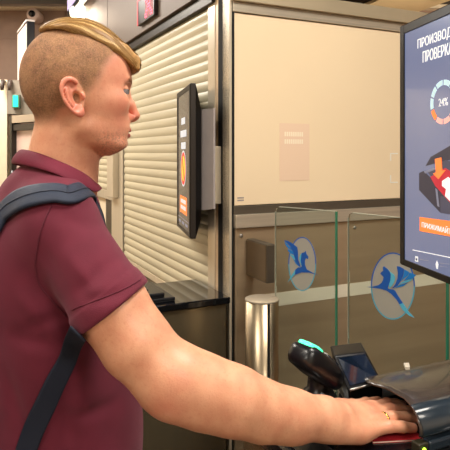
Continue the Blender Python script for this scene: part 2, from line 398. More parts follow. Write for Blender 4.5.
def skin_material():
    m=bpy.data.materials.new('skin'); m.use_nodes=True; nt=m.node_tree; N=nt.nodes; L=nt.links; b=N['Principled BSDF']
    tc=N.new('ShaderNodeTexCoord'); at=N.new('ShaderNodeAttribute'); at.attribute_name='marks'; sp=N.new('ShaderNodeSeparateColor'); L.new(at.outputs['Color'],sp.inputs[0])
    def noise(sc,det=3):
        n=N.new('ShaderNodeTexNoise'); n.inputs['Scale'].default_value=sc; n.inputs['Detail'].default_value=det; L.new(tc.outputs['Object'],n.inputs[0]); return n.outputs['Fac']
    def mix(f,a,b_):
        x=N.new('ShaderNodeMix'); x.data_type='RGBA'
        if isinstance(f,float): x.inputs[0].default_value=f
        else: L.new(f,x.inputs[0])
        for s,i in ((a,6),(b_,7)):
            if isinstance(s,tuple): x.inputs[i].default_value=s2l(s)+(1,)
            else: L.new(s,x.inputs[i])
        return x.outputs[2]
    def rng(f,a,b_,c=0.0,d=1.0):
        r=N.new('ShaderNodeMapRange'); L.new(f,r.inputs[0]); 
        for i,v in enumerate((a,b_,c,d)): r.inputs[i+1].default_value=v
        return r.outputs[0]
    def mul(a,b_):
        x=N.new('ShaderNodeMath'); x.operation='MULTIPLY'
        for i,s in enumerate((a,b_)):
            if isinstance(s,float): x.inputs[i].default_value=s
            else: L.new(s,x.inputs[i])
        return x.outputs[0]
    base=mix(rng(noise(28,4),.35,.65),SKIN_A,SKIN_B)
    base=mix(mul(rng(noise(230,2),.55,.75),.35),base,(196,118,92))
    base=mix(sp.outputs[2],base,(214,112,96))
    base=mix(sp.outputs[1],base,(164,70,70))
    hn=mix(rng(noise(60,4),.35,.68),(146,110,74),(106,79,54))
    base=mix(mul(sp.outputs[0],rng(noise(420,2),.3,.6,.62,.92)),base,hn)
    base=mix(mul(at.outputs['Alpha'],rng(noise(300,2),.45,.65)),base,(150,108,86))
    L.new(base,b.inputs['Base Color']); L.new(rng(sp.outputs[0],0.,1.,.43,.85),b.inputs['Roughness'])
    b.inputs['Subsurface Weight'].default_value=0.12; b.inputs['Subsurface Radius'].default_value=(1,.35,.2); b.inputs['Subsurface Scale'].default_value=0.006
    bp=N.new('ShaderNodeBump'); bp.inputs['Strength'].default_value=0.25; bp.inputs['Distance'].default_value=0.001; L.new(noise(350,3),bp.inputs['Height']); L.new(bp.outputs[0],b.inputs['Normal'])
    return m
SKIN_A=(226,168,134); SKIN_B=(213,148,117)
person=empty('person','man in maroon polo shirt with blond top hair, right hand resting on a document scanner','person',(TC.x,TC.y,0))
body=link_mesh('body',me,skin_material(),person,True)
# eyes
ew=mat('eye_white',(140,134,134),.3); iris=mat('eye_iris',(66,86,100),.2); pup=mat('eye_pupil',(14,14,16),.1)
for sgn in (-1,1):
    c=Vector(HC)+hf*EYE[0]+hl*EYE[1]*sgn+Vector((0,0,EYE[2])); bm=bmesh.new(); fe=Fr(c,hl,(0,0,1),hf)
    lathe(bm,fe,[(.0124*math.sin(a),.0124*math.cos(a)) for a in [math.pi*i/14 for i in range(1,14)]],20); e=build('eyeball',bm,ew,person,0,True)
    bm=bmesh.new(); lathe(bm,fe,[(.0058,.0110),(.0052,.0117),(.0030,.0128),(.0022,.0130)],20,False); build('iris',bm,iris,e,0,True)
    bm=bmesh.new(); lathe(bm,fe,[(.0024,.0128),(.0004,.0133)],16); build('pupil',bm,pup,e,0,True)
bm=bmesh.new()
for sgn in (-1,1):
    pts=[]
    for k in range(9):
        th=-1.05+2.0*k/8; dy=.0139*math.sin(th)*1; ox=.0139*math.cos(th); zz=.0036*math.cos(th*1.15)
        pts.append(Vector(HC)+hf*(EYE[0]+ox*.98)+hl*sgn*(EYE[1]+dy*1.0+.0005)+Vector((0,0,EYE[2]+zz)))
    tube(bm,pts,[.0003]+[.0008]*7+[.0003],6)
build('eyelashes',bm,mat('lash_hair',(84,60,46),.6),person)
# ---- top hair
def hl2w(x,y,z): return Vector(HC)+hf*x+hl*y+Vector((0,0,z))
LB=[(22,52),(28,42),(34,36.5),(42,34),(60,35),(77,40),(90,46),(110,54),(125,61),(137,72)]
def f_hair(P):
    q=head_local(P); x,y,z=q[:,0],q[:,1],q[:,2]; Xp=x/PX/KH+78; Zp=88-z/PX
    g=np.interp(Xp,[22,32,44,60,95,130],[.002,.0055,.008,.009,.0085,.006])
    d=ell(q,(hx(77),0,hz(77.5)),(hx(128)-hx(77)+.004,0.0755,0.098))-g
    lb=np.interp(Xp,[a for a,_ in LB],[b for _,b in LB])
    d=smax(d,(Zp-lb)*PX*0.8,0.005)
    ay=np.abs(y); dy=np.maximum(ay-.026,0)
    qq=np.stack([x+dy*dy*6,np.zeros_like(x),z],-1)
    fr=seg_chain(qq,[((hx(106),0,hz(44)),.0130),((hx(120),0,hz(52)),.0125),((hx(131),0,hz(60.5)),.0095),((hx(134.8),0,hz(68)),.0038)],.008)
    fr=np.where(fr>0,np.sqrt(fr**2+dy**2),np.maximum(fr,dy-0.018)); 
    d=smin(d,smax(fr,ay-.043,.006),0.008)
    d=smax(d,ay-.056,.006)
    return d
Vh,Qh=surface_nets(f_hair,(HC.x-.14,HC.y-.10,HC.z-.0),(HC.x+.16,HC.y+.12,HC.z+.145),0.0022,band=2.6)
mh=mesh_from('hair_mass',Vh,Qh)
def hair_mat(name,a,b):
    m=mat(name,a,.42,var=.0); nt=m.node_tree; N=nt.nodes; L=nt.links; bs=N['Principled BSDF']
    at=N.new('ShaderNodeAttribute'); at.attribute_name='tone'; mx=N.new('ShaderNodeMix'); mx.data_type='RGBA'; L.new(at.outputs['Fac'],mx.inputs[0]); mx.inputs[6].default_value=s2l(a)+(1,); mx.inputs[7].default_value=s2l(b)+(1,); L.new(mx.outputs[2],bs.inputs['Base Color']); return m
HB=BVHTree.FromPolygons([tuple(v) for v in Vh],[tuple(map(int,f)) for f in Qh])
hair=link_mesh('hair',mh,mat('hair_under',(192,148,90),.6,var=.25,scale=90),person,True)
def curve_at(c,t):
    t=t*(len(c)-1); i=min(int(t),len(c)-2); f=t-i; return [c[i][k]*(1-f)+c[i+1][k]*f for k in range(len(c[0]))]
CT=[(30,44),(40,32),(52,25),(66,20),(82,20),(97,27),(112,37),(124,47),(133,56),(138,63),(136.5,71)]
CL=[(31,43),(37,38),(48,35.5),(62,36.5),(77,41.5),(92,48),(104,52),(114,56),(122,60),(129,65),(134.5,72)]
bm=bmesh.new(); tl=bm.verts.layers.float.new('tone')
for i in range(9000):
    k=random.random(); sg=-1 if random.random()<0.68 else 1; t0=random.random()*0.72; ln=0.18+random.random()*0.25
    if i%5==0: t0=0.62+random.random()*0.2; ln=1.02-t0
    t1=min(t0+ln,1.0+random.uniform(-.02,.015)); tone=min(1,max(0,.5+.5*math.sin(k*37+sg+3*math.sin(t0*5))*.8+random.uniform(-.35,.35))); off0=random.uniform(.0003,.0024); wig=random.uniform(-.05,.05); prev=None; w=random.uniform(.00025,.0005)
    n=7; ok=True
    for j in range(n):
        t=min(t0+(t1-t0)*j/(n-1),1.0); kk=min(max(k+wig*(j/(n-1)-.5),0),1.06)
        a=curve_at(CT,t); c=curve_at(CL,t); px_=a[0]*(1-kk)+c[0]*kk; py_=a[1]*(1-kk**1.3)+c[1]*kk**1.3
        yy=sg*0.052*math.sin(kk*math.pi/2)*min(1,.55+t*2)
        if t>.75: yy*=1-(t-.75)*1.2
        p=hl2w(hx(px_),yy,hz(py_)); loc,nor,_,dist=HB.find_nearest(p)
        if loc is None: ok=False; break
        off=off0+ (0.0014*math.sin(math.pi*j/(n-1)) if tone>.8 else 0)
        loc=loc+nor*off; 
        if j==0: first=True
        tang=(loc-prev).normalized() if prev is not None else Vector(hf)
        side=tang.cross(nor).normalized()*w*(1-.75*(j/(n-1))**3)
        v0=bm.verts.new(loc-side); v1=bm.verts.new(loc+side); v0[tl]=v1[tl]=tone
        if prev is not None: bm.faces.new((pv0,pv1,v1,v0))
        prev=loc; pv0,pv1=v0,v1
me=bpy.data.meshes.new('strands'); bm.to_mesh(me); bm.free()
st=link_mesh('hair_strands',me,hair_mat('hair_blond',(240,208,144),(166,122,68)),hair,True)
# eyebrow + lashes
bm=bmesh.new(); BB=BVHTree.FromPolygons([tuple(v) for v in V],[tuple(map(int,f)) for f in Q])
for sgn in (-1,1):
    for i in range(150):
        t=random.random(); p=hl2w(hx(131-t*9),sgn*(.013+.032*t),hz(82.5-2.2*math.sin(t*2.4)+random.uniform(-1.4,1.4))); loc,nor,_,_=BB.find_nearest(p)
        dr=(hl*sgn*.8-hf*.3+Vector((0,0,.25+random.uniform(-.2,.2)))).normalized(); a=loc+nor*.0003; b=loc+dr*.0065+nor*.0012; s=Vector((0,0,1)).cross(dr).normalized()*.0+nor.cross(dr).normalized()*.0004
        bm.faces.new([bm.verts.new(a-s),bm.verts.new(a+s),bm.verts.new(b)])
build('eyebrows',bm,mat('brow_hair',(156,112,72),.6),person)
# ---- shirt
S1=Vector(ARM[1][0]); hemc=W(113.5,308.5,.85); hn=(W(168,377,.835)-W(100,285,.855)).normalized(); hn=Vector((hn.x,hn.y*0.5,hn.z)).normalized()
def fold(P,a,b,w,amp):
    a=vn(a); b=vn(b); ab=b-a; t=np.clip(((P-a)@ab)/float(ab@ab),0,1); q=(P-a-t[:,None]*ab)*np.array([1,.25,1],dtype=np.float32); return amp*(P[:,1]<1.05)*np.exp(-(q*q).sum(1)/(w*w))*np.sin(np.pi*np.clip(t*.9+.05,0,1))
_rs=np.random.RandomState(3)
_wv=[( _rs.uniform(-1,1,3)*k, _rs.uniform(0,6.28)) for k in (14,18,24,30,38,46)]
def wnoise(P):
    r=0
    for w,ph in _wv: r=r+np.sin(P@w.astype(np.float32)+ph)
    return r/len(_wv)
def f_shirt(P):
    d=f_torso(P,0.004)
    sl=smin(cap(P,W(62,230,.905),S1,.0590,.0580),cap(P,S1,W(150,364,.84),.0590,.058),.02)
    pl=(P-vn(hemc))@vn(hn)
    sl=sl-0.0018*sstep(-.030,-.027,pl)
    sl=smax(sl,pl,.003)
    d=smin(d,sl,.022+0.0*pl)
    # left sleeve
    sl=cap(P,(-.37,1.20,1.435),(-.372,1.245,1.20),.062,.057); sl=smax(sl,1.23-P[:,2],.003); d=smin(d,sl,.022)
    # cut at the hem of the shirt and the neck opening
    d=smax(d,0.92-P[:,2],.006)
    d=smax(d,-cap(P,W(66,140,YH),W(58,170,1.03),.062,.058),.008)
    d=d+0.0022*wnoise(P)
    for a,b,w,am in FOLDS: d=d+fold(P,a,b,w,am*1.1)
    return d
FOLDS=[ (W(60,290,.80),W(30,240,.83),.010,.004),(W(70,318,.83),W(20,330,.86),.010,.005),(W(72,300,.80),W(112,262,.80),.012,.0045),
 (W(80,304,.79),W(130,290,.80),.009,.004),(W(10,330,.88),W(75,345,.88),.014,.006),(W(5,360,.88),W(30,450,.88),.014,.005),(W(70,420,.88),W(140,400,.95),.012,.006),(W(60,400,.88),W(70,450,.88),.013,.006),
 (W(48,215,.83),W(100,235,.82),.010,.003),(W(55,250,.80),W(105,300,.80),.012,-.003),(W(62,330,.87),W(95,440,.9),.016,-.004),(W(110,440,.9),W(140,430,.96),.010,.004),(W(20,290,.87),W(50,330,.86),.012,-.004)]
Vs,Qs=surface_nets(f_shirt,(-.60,.74,.88),(.0,1.40,1.60),0.003)
ms=mesh_from('shirt',Vs,Qs)
SB=BVHTree.FromPolygons([tuple(v) for v in Vs],[tuple(map(int,f)) for f in Qs])
shirtm=mat('maroon_pique',(100,31,49),.78,var=.10,scale=25,bump=.35,bscale=900,spec=.3)
MATS['maroon_pique'].node_tree.nodes['Principled BSDF'].inputs['Sheen Weight'].default_value=.2
MATS['maroon_pique'].node_tree.nodes['Principled BSDF'].inputs['Sheen Roughness'].default_value=.5
MATS['maroon_pique'].node_tree.nodes['Principled BSDF'].inputs['Sheen Tint'].default_value=(.9,.5,.6,1)
shirt=link_mesh('polo_shirt',ms,shirtm,person,True)
CAMP=Vector((0,0,CAMZ))
def hit(px,py,bvh=SB):
    d=(W(px,py,1)-CAMP).normalized(); loc,nor,_,_=bvh.ray_cast(CAMP,d)
    if loc is None: loc,nor,_,_=bvh.find_nearest(W(px,py,.93))
    return loc,nor
def catmull(pts,n=8):
    out=[]; P=[pts[0]]+list(pts)+[pts[-1]]
    for i in range(1,len(P)-2):
        for k in range(n):
            t=k/n; a,b,c,d=P[i-1],P[i],P[i+1],P[i+2]
            out.append(0.5*((2*b)+(c-a)*t+(2*a-5*b+4*c-d)*t*t+(3*b-a-3*c+d)*t*t*t))
    out.append(pts[-1]); return out
# sleeve seam
def surf_line(pxs,off=.0005):
    pts=[]
    for p in pxs:
        l,n=hit(*p)
        if l is not None: pts.append(l+n*off)
    pts=catmull(pts,6); o=[]
    for p in pts:
        l,n,_,_=SB.find_nearest(p); o.append(l+n*off)
    return o
seam=mat('maroon_seam',(92,28,46),.85)
mktube('sleeve_seam',surf_line([(52,205),(44,222),(38,245),(36,268),(40,285),(52,300),(66,316)]),.0013,seam,shirt,6)
mktube('hem_stitch',surf_line([(72,310),(90,303),(110,295),(128,287),(140,280)]),.0008,seam,shirt,6)
# collar
def ring(pts):
    return catmull([Vector(p) for p in pts],8)
def HP(px,py,Y): return W(px,py,Y)
top=[HP(97,184,1.045),HP(88,176,1.000),HP(75,168.5,.968),HP(58,161,.955),HP(40,154,.968),HP(25,150,.995),HP(20,150,1.03),HP(26,152,1.065),HP(42,156,1.095),HP(60,163,1.105),HP(78,172,1.09),HP(92,181,1.065)]
bot=[HP(101,189,1.035),HP(95.5,192,.985),HP(78,185.5,.945),HP(58,175.5,.928),HP(38,169,.94),HP(20,165,.975),HP(12,164,1.03),HP(18,166,1.08),HP(38,170,1.12),HP(58,176,1.13),HP(80,186,1.11),HP(97,193,1.075)]
mid=[ (a*.35+b*.65)+ (((a+b)/2-W(58,170,1.03)).normalized()*.006) for a,b in zip(top,bot)]
inn=[ b*.55+a*.45 - ((a-W(58,165,1.03)).normalized()*.0075) for a,b in zip(top,bot)]
R=[ring(inn),ring([t-((t-W(58,160,1.03)).normalized()*.003)+Vector((0,0,.0005)) for t in top]),ring([t+Vector((0,0,.0012)) for t in top]),ring(mid),ring(bot)]
bm=bmesh.new(); rv=[[bm.verts.new(p) for p in r] for r in R]
for r0,r1 in zip(rv,rv[1:]):
    for i in range(len(r0)-1): bm.faces.new((r0[i],r0[i+1],r1[i+1],r1[i]))
cl=build('collar',bm,mat('maroon_rib',(106,33,52),.75,bump=.4,bscale=700,spec=.3),shirt,0,True); md=cl.modifiers.new('s','SOLIDIFY'); md.thickness=.0022; md.offset=0
md=cl.modifiers.new('ss','SUBSURF'); md.levels=1; md.render_levels=1
# placket on the chest front
# ---- trousers and shoes
def f_tr(P):
    d=ell(P,T(.0,0,.93),(.115,.165,.13),TM)
    for r in (.09,-.09):
        d=smin(d,cap(P,T(.0,r,.88),T(.01,r*1.05,.50),.088,.062),.03); d=smin(d,cap(P,T(.01,r*1.05,.50),T(-.01,r*1.05,.085),.062,.052),.02)
    d=smax(d,P[:,2]-1.0,.005); d=smax(d,.035-P[:,2],.004); return d+.002*wnoise(P)
Vt,Qt=surface_nets(f_tr,(-.6,.78,.0),(-.0,1.32,1.04),0.008)
tr_o=link_mesh('trousers',mesh_from('trousers',Vt,Qt),mat('navy_denim',(36,42,62),.8,var=.15,bump=.3,bscale=600),person,True)
def f_shoe(P,r):
    d=smin(cap(P,T(-.045,r,.045),T(.12,r,.036),.040,.036),cap(P,T(-.03,r,.07),T(.0,r,.10),.042,.045),.03)
    return smax(smax(d,.001-P[:,2],.004),P[:,2]-.115,.004)
for r in (.095,-.095):
    c=T(.03,r,0); Vq,Qq=surface_nets(lambda P:f_shoe(P,r),(c.x-.18,c.y-.12,-.02),(c.x+.18,c.y+.12,.16),.006)
    link_mesh('shoe',mesh_from('shoe',Vq,Qq),mat('dark_leather',(40,34,32),.4),person,True)
# ---- ring
rc=FING[2][0][0]*.35+FING[2][1][0]*.65; ax=(FING[2][1][0]-FING[2][0][0]).normalized(); bm=bmesh.new()
fr_=Fr(rc,ax.cross(Vector((0,0,1))),Vector((0,0,1)),ax); n=28; RR=.0116
rg=[[bm.verts.new(fr_((RR+.0009*math.cos(b))*math.cos(a),(RR+.0009*math.cos(b))*math.sin(a),.0019*math.sin(b))) for b in [2*math.pi*j/8 for j in range(8)]] for a in [2*math.pi*i/n for i in range(n)]]
for i in range(n):
    for j in range(8): bm.faces.new((rg[i][j],rg[(i+1)%n][j],rg[(i+1)%n][(j+1)%8],rg[i][(j+1)%8]))
build('finger_ring',bm,mat('gold',(226,184,96),.25,1.0),person,0,True,label='thin gold ring')
# nails
nm=mat('nail',(232,176,156),.25)
for i in (0,1,2,3):
    p2,t=FING[i][2][0],FING[i][3][0]; d=(t-p2).normalized(); s=d.cross(Vector((0,0,1))).normalized(); u=s.cross(d).normalized()
    bm=bmesh.new(); g=[]
    for a in (-.001,.004,.0085):
        row=[]
        for b in (-1,-.5,0,.5,1):
            w=.0052 if a<.008 else .0042; p=t+d*a+s*b*w; l,n_,_,_=BB.find_nearest(p+u*.012); row.append(bm.verts.new(l+n_*.0005))
        g.append(row)
    for r0,r1 in zip(g,g[1:]):
        for j in range(4): bm.faces.new((r0[j],r0[j+1],r1[j+1],r1[j]))
    build('fingernail',bm,nm,person,0,True)
# ---- backpack (worn: a thing of its own)
bp=empty('backpack','dark navy backpack worn by the man, padded strap over his right shoulder','backpack',T(-.24,0,.98))
navy=mat('navy_nylon',(34,44,64),.62,var=.1,scale=60,bump=.4,bscale=1200); navy2=mat('navy_webbing',(20,27,46),.7,bump=.4,bscale=1500)
bpm=mat('black_nylon',(22,25,32),.6,bump=.3,bscale=900)
def f_bag(P):
    q=(P-vn(T(-.262,0,1.14)))@TM; e=np.abs(q)-vn((.045,.11,.17)); return np.sqrt((np.maximum(e,0)**2).sum(1))+np.minimum(e.max(1),0)-.035
Vb,Qb=surface_nets(f_bag,(-.80,.70,.85),(-.34,1.30,1.40),.007)
link_mesh('bag_body',mesh_from('bag',Vb,Qb),bpm,bp,True)
def strap(name,pts,wids,thick,m,parent,off=.003,lift=None):
    c=catmull(pts,8); ws=np.interp(np.linspace(0,1,len(c)),np.linspace(0,1,len(wids)),wids)
    P2=[];Nn=[]
    for p in c:
        l,n,_,_=SB.find_nearest(p); P2.append(l); Nn.append(n)
    for _ in range(14): Nn=[(Nn[max(i-1,0)]+Nn[i]*2+Nn[min(i+1,len(Nn)-1)]).normalized() for i in range(len(Nn))]; P2=[P2[0]]+[(P2[i-1]+P2[i]*2+P2[i+1])/4 for i in range(1,len(P2)-1)]+[P2[-1]]
    bm=bmesh.new(); rows=[]
    for i,(p,n) in enumerate(zip(P2,Nn)):
        t=(P2[min(i+1,len(P2)-1)]-P2[max(i-1,0)]).normalized(); s=t.cross(n).normalized(); w=ws[i]/2; row=[]
        for k,(a,b) in enumerate([(-1,0),(-.97,.8),(-.8,1),(-.35,1.05),(0,1.1),(.35,1.05),(.8,1),(.97,.8),(1,0)]):
            row.append(bm.verts.new(p+s*a*w+n*(off+b*thick)))
        rows.append(row)
    for r0,r1 in zip(rows,rows[1:]):
        for j in range(8): bm.faces.new((r0[j],r0[j+1],r1[j+1],r1[j]))
        bm.faces.new((r0[8],r0[0],r1[0],r1[8]))
    bm.faces.new(rows[0]); bm.faces.new(rows[-1])
    return build(name,bm,m,parent,0,True),P2,Nn
pts=[T(-.19,.10,1.28),T(-.185,.105,1.36)]+[hit(*p)[0] for p in ((2,216),(16,205),(30,199),(44,196),(60,195),(73,197))]+[T(.01,.050,1.475),T(.03,.045,1.43),T(.04,.05,1.36)]
so,P2,Nn=strap('shoulder_strap',pts,[.058,.058,.056,.046,.038,.032,.028],.006,navy,bp)
bm=bmesh.new()
tube(bm,[p+n*.0098 for p,n in zip(P2,Nn)],.0010,6); build('stitching',bm,navy2,so,0,True)
lp=[hit(*p)[0] for p in ((80,331),(70,351),(57,378),(44,408),(30,440))]+[T(-.11,.12,.96)]
strap('webbing_strap',lp,[.030,.030,.033,.034,.034,.034],.003,navy2,bp)
# ================================================================ the setting
d1=Vector((-.4343,.9008,0)); d2=Vector((.9008,.4343,0)); Zv=Vector((0,0,1)); P0=Vector((.018,2.0,0))
FA=Fr(P0,d1,Zv,-d2)          # shutter side: a recedes left, b up, c out
FB=Fr(P0,d2,Zv,-d1)          # panel side:  a recedes right, b up, c out
def ta(px): k=(px-CX)/F; return (.018-2*k)/(.4343+.9008*k)
def tb(px): k=(px-CX)/F; return (2*k-.018)/(.9008-.4343*k)
steel=mat('brushed_steel',(206,194,174),.30,.55,var=.10,scale=3,bump=.12,bscale=6,stretch=(1,1,40))
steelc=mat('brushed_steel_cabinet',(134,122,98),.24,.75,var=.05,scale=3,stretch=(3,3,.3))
steelv=mat('brushed_steel_upright',(212,200,178),.33,.4,var=.04,scale=5,bump=.10,bscale=20,stretch=(6,6,.4))
bronze=mat('warm_steel_panel',(186,164,134),.30,.55,var=.10,scale=2,bump=.06,bscale=12,stretch=(.6,.6,8))
darkst=mat('dark_steel',(104,96,84),.34,.55,var=.1,scale=4)
blackm=mat('black_plastic',(18,19,22),.28,0,bump=.05,bscale=300,spec=.5)
blackg=mat('black_gloss',(12,14,18),.10,0,coat=.4)
gapm=mat('shadow_gap_rubber',(14,13,12),.8)
slatm=mat('cream_shutter_slat',(200,190,162),.38,.0,var=.04,scale=3)
whitep=mat('cream_frosted_panel',(238,216,182),.30,0,var=.03,scale=1.5,coat=.15)
fasc=mat('taupe_fascia',(104,89,79),.5,.2,var=.05,scale=2)
wallm=mat('taupe_concrete',(150,124,108),.85,var=.10,scale=7,bump=.3,bscale=40)
cream=mat('cream_wall',(232,214,186),.7,var=.03)
ceilm=mat('charcoal_ceiling',(66,58,52),.7,var=.1)
floorm=mat('grey_terrazzo',(120,112,104),.35,var=.12,scale=40)
XL,XR,YN,YF,ZC=-3.4,3.9,-2.6,5.6,3.02
def room(name,r,m,label=None): return struct(mkbox(name,WF,r,m))
room('floor',(XL,XR,YN,YF,-.1,0),floorm); room('ceiling',(XL,XR,YN,YF,ZC,ZC+.1),ceilm)
bm=bmesh.new(); z=0
zs=[0,.6,1.2,1.8,2.28,2.70,ZC]
for z0,z1 in zip(zs,zs[1:]):
    x=XL
    while x<XR: box(bm,WF,x+.004,min(x+1.8,XR)-.004,YF,YF+.1,z0+.004,z1-.004); x+=1.8
box(bm,WF,XL,XR,YF+.008,YF+.12,0,ZC)
struct(build('wall_back',bm,wallm)); room('wall_left',(XL-.1,XL,YN,YF,0,ZC),cream); room('wall_right',(XR,XR+.1,YN,YF,0,ZC),wallm); room('wall_front',(XL,XR,YN-.1,YN,0,ZC),cream)
alum=mat('silver_trim',(190,186,180),.3,.9)
def at_y(px,py,Y): return W(px,py,Y)
bm=bmesh.new(); box(bm,WF,XL,.2,5.28,5.36,ZC-.055,ZC); struct(build('trim_1',bm,alum))
bm=bmesh.new(); box(bm,WF,XL,XR,5.50,5.60,ZC-.035,ZC); struct(build('trim_2',bm,cream))
# ---- booth
booth=empty('inspection_booth','steel framed inspection booth with frosted cream upper panels and brown metal lower panels','booth',FB(.9,0,-.7))
L2=2.3
def bpart(name,fr,r,m,bev=.002,label=None): return mkbox(name,fr,r,m,booth,bev,label)
bpart('corner_post',FA,(ta(229.5),ta(222.5),.0,2.24,-.010,.0),steelv)
bpart('corner_post_strip',FA,(ta(222.5)+.001,ta(215)-.001,0,2.24,-.012,-.001),mat('warm_bare_steel',(212,184,150),.38,.1,var=.08,scale=5,stretch=(6,6,.4)))
bpart('shutter_guide',FA,(ta(215),ta(208),.0,2.24,-.03,.001),steelv)
bpart('rubber_gap',FB,(.0,tb(234.3),0,2.24,-.10,-.006),gapm,0)
bpart('booth_core',FB,(tb(234.5),L2,0,2.13,-1.9,-.03),darkst,0)
bpart('lower_panel',FB,(tb(235.5),L2,0.05,1.288,-.03,0),bronze)
bpart('middle_rail',FB,(tb(234.5),L2,1.290,1.338,-.02,.012),steel)
bpart('sill_band',FB,(tb(234.5),L2,1.338,1.368,-.03,-.004),darkst)
bpart('frosted_panel',FB,(tb(235.2),L2,1.370,2.066,-.03,-.008),whitep)
bpart('panel_edge',FB,(tb(233.4),tb(235.0),1.370,2.066,-.03,-.005),gapm,0)
bpart('top_rail',FB,(tb(233),L2,2.068,2.105,-.03,.0),steel)
bpart('top_cap',FB,(tb(232),L2,2.105,2.158,-.05,.016),mat('champagne_steel',(210,194,164),.3,.5,var=.1,scale=3))
bpart('kick_plate',FB,(tb(235.5),L2,0,.05,-.03,.004),darkst)
bpart('white_stripe',FB,(tb(284)-.12,L2,.990,1.040,0,.0015),mat('stripe_white',(226,216,194),.4),0)
bm=bmesh.new()
for zz in (1.268,):
    for px in (241,):
        fr=Fr(FB(tb(px),1.262,0),d2,Zv,-d1); lathe(bm,fr,[(.007,0),(.007,.003),(.004,.005)],12)
build('bolt',bm,alum,booth,0,True)
bm=bmesh.new(); fr=Fr(FB(tb(355),1.262,0),d2,Zv,-d1); lathe(bm,fr,[(.007,0),(.007,.003),(.004,.005)],12); build('bolt',bm,alum,booth,0,True)
# pale marks on the frosted panel
pinkp=mat('pale_pink',(234,205,178),.35); palew=mat('pale_cream',(246,232,208),.4)
n0,n1=tb(280.5),tb(310.5); nt=mkbox('pinkish_rectangle',FB,(n0,n1,1.455,1.672,-.008,-.0070),pinkp,booth,0,'faint pale pinkish rectangle on the frosted panel')  # rectangle a little pinker than the panel, with paler letter-like rows
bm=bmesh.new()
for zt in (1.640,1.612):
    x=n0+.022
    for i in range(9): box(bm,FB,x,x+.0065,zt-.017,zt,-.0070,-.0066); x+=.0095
build('faint_lettering',bm,palew,nt)
bm=bmesh.new(); x0,x1=tb(391.5),tb(399); zt=1.56; 
for r in ((x0,x1,1.555,1.560),(x0,x1,1.435,1.440),(x0,x0+.005,1.435,1.468),(x0,x0+.005,1.527,1.560)): box(bm,FB,r[0],r[1],r[2],r[3],-.008,-.0068)
build('corner_marks',bm,mat('white_print',(240,236,226),.5),booth)
bm=bmesh.new()
for zt in (1.400,1.391):
    x=tb(238.5)
    for i in range(5): box(bm,FB,x,x+.004,zt-.005,zt,-.008,-.0072); x+=.0052
build('small_print',bm,mat('grey_print',(140,130,135),.6),booth)
# fascia over the shutter
fp=[]; 
for s0,s1 in ((-.01,1.66),(1.668,2.42)): bpart('fascia_panel',FA,(s0,s1,2.172,2.74,-.05,.03),fasc)
bpart('shutter_housing',FA,(ta(215),2.72,2.128,2.171,-.05,.014),mat('dark_bronze',(40,34,28),.4,.5))
bpart('side_core',FA,(ta(208),2.72,0,2.128,-.10,-.05),darkst,0)
g1,g0=ta(111.5),ta(123.5)
bpart('guide_post',FA,(g0+.02,g1,0,2.128,-.05,.0),steelv)
bpart('guide_gap',FA,(g0,g0+.02,0,2.128,-.05,-.012),gapm,0)
bpart('lock_box',FA,(ta(118.5),ta(112.2),1.29,1.60,.0,.035),steelv,.004)
bpart('far_cream_panel',FA,(g1+.002,2.72,0,1.262,-.05,-.03),cream,0)
# ---- roller shutters
def shutter(label,a0,a1,z0,z1):
    t=empty('roller_shutter',label,'roller shutter',FA((a0+a1)/2,z0,-.02),'cream roller shutters of the booth')
    prof=[]; p=.0405; z=z1
    bm=bmesh.new(); rows=[]
    n=int((z1-z0)/p)
    for i in range(n):
        zt=z1-i*p
        for s in range(7):
            f=s/6; zz=zt-p*(.02+.93*f); c=-.012+.0066*math.sin(math.pi*(f*.80+.1)); rows.append((zz,c))
        rows.append((zt-p*.965,-.015)); rows.append((zt-p*1.0,-.015))
    L_=[bm.verts.new(FA(a0,z_,c)) for z_,c in rows]; R_=[bm.verts.new(FA(a1,z_,c)) for z_,c in rows]
    for i in range(len(rows)-1): bm.faces.new((L_[i],R_[i],R_[i+1],L_[i+1]))
    o=build('curtain',bm,slatm,t); md=o.modifiers.new('s','SOLIDIFY'); md.thickness=.002
    mkbox('bottom_bar',FA,(a0,a1,z0-.02,z1-n*p,-.026,-.006),steelv,t,.002)
    return t
shutter('wide cream roller shutter beside the steel corner post, closed to the counter',ta(208)+.001,g0-.001,.94,2.126)
shutter('far narrow cream roller shutter left of the lock box, raised halfway',g1+.003,2.70,1.28,2.126)
# ---- led display
led=empty('led_display','small red dot matrix display on the taupe fascia above the shutter','display',FA(.92,2.205,.03))
la,lb=.70,.965
mkbox('display_case',FA,(la,lb,2.205,2.335,.031,.05),mat('display_dark',(34,16,14),.3),led,.002)
redm=mat('led_red_dim',(150,20,34),.4,emit=(200,20,45),estr=.8); redl=mat('led_red',(255,110,130),.4,emit=(255,110,135),estr=1.8)
bm=bmesh.new(); box(bm,FA,lb-.016,lb,2.205,2.335,.05,.052); box(bm,FA,la,lb-.016,2.325,2.335,.05,.052); build('display_border',bm,redm,led)
mkbox('lit_digit_field',FA,(.712,.835,2.214,2.324,.050,.0508),mat('led_field',(110,8,24),.5,emit=(170,8,40),estr=.35),led)
bm=bmesh.new()
pat=["1100011","1100011","0110110","0011100","0011100","0110110","1100011","1100011"]
for j,row in enumerate(pat):
    for i,c in enumerate(row):
        if c=='1': lathe(bm,Fr(FA(.826-i*.0165,2.316-j*.0137,.0508),d1,Zv,-d2),[(.0052,0),(.0048,.002),(.002,.003)],8)
build('lit_dots',bm,redl,led)
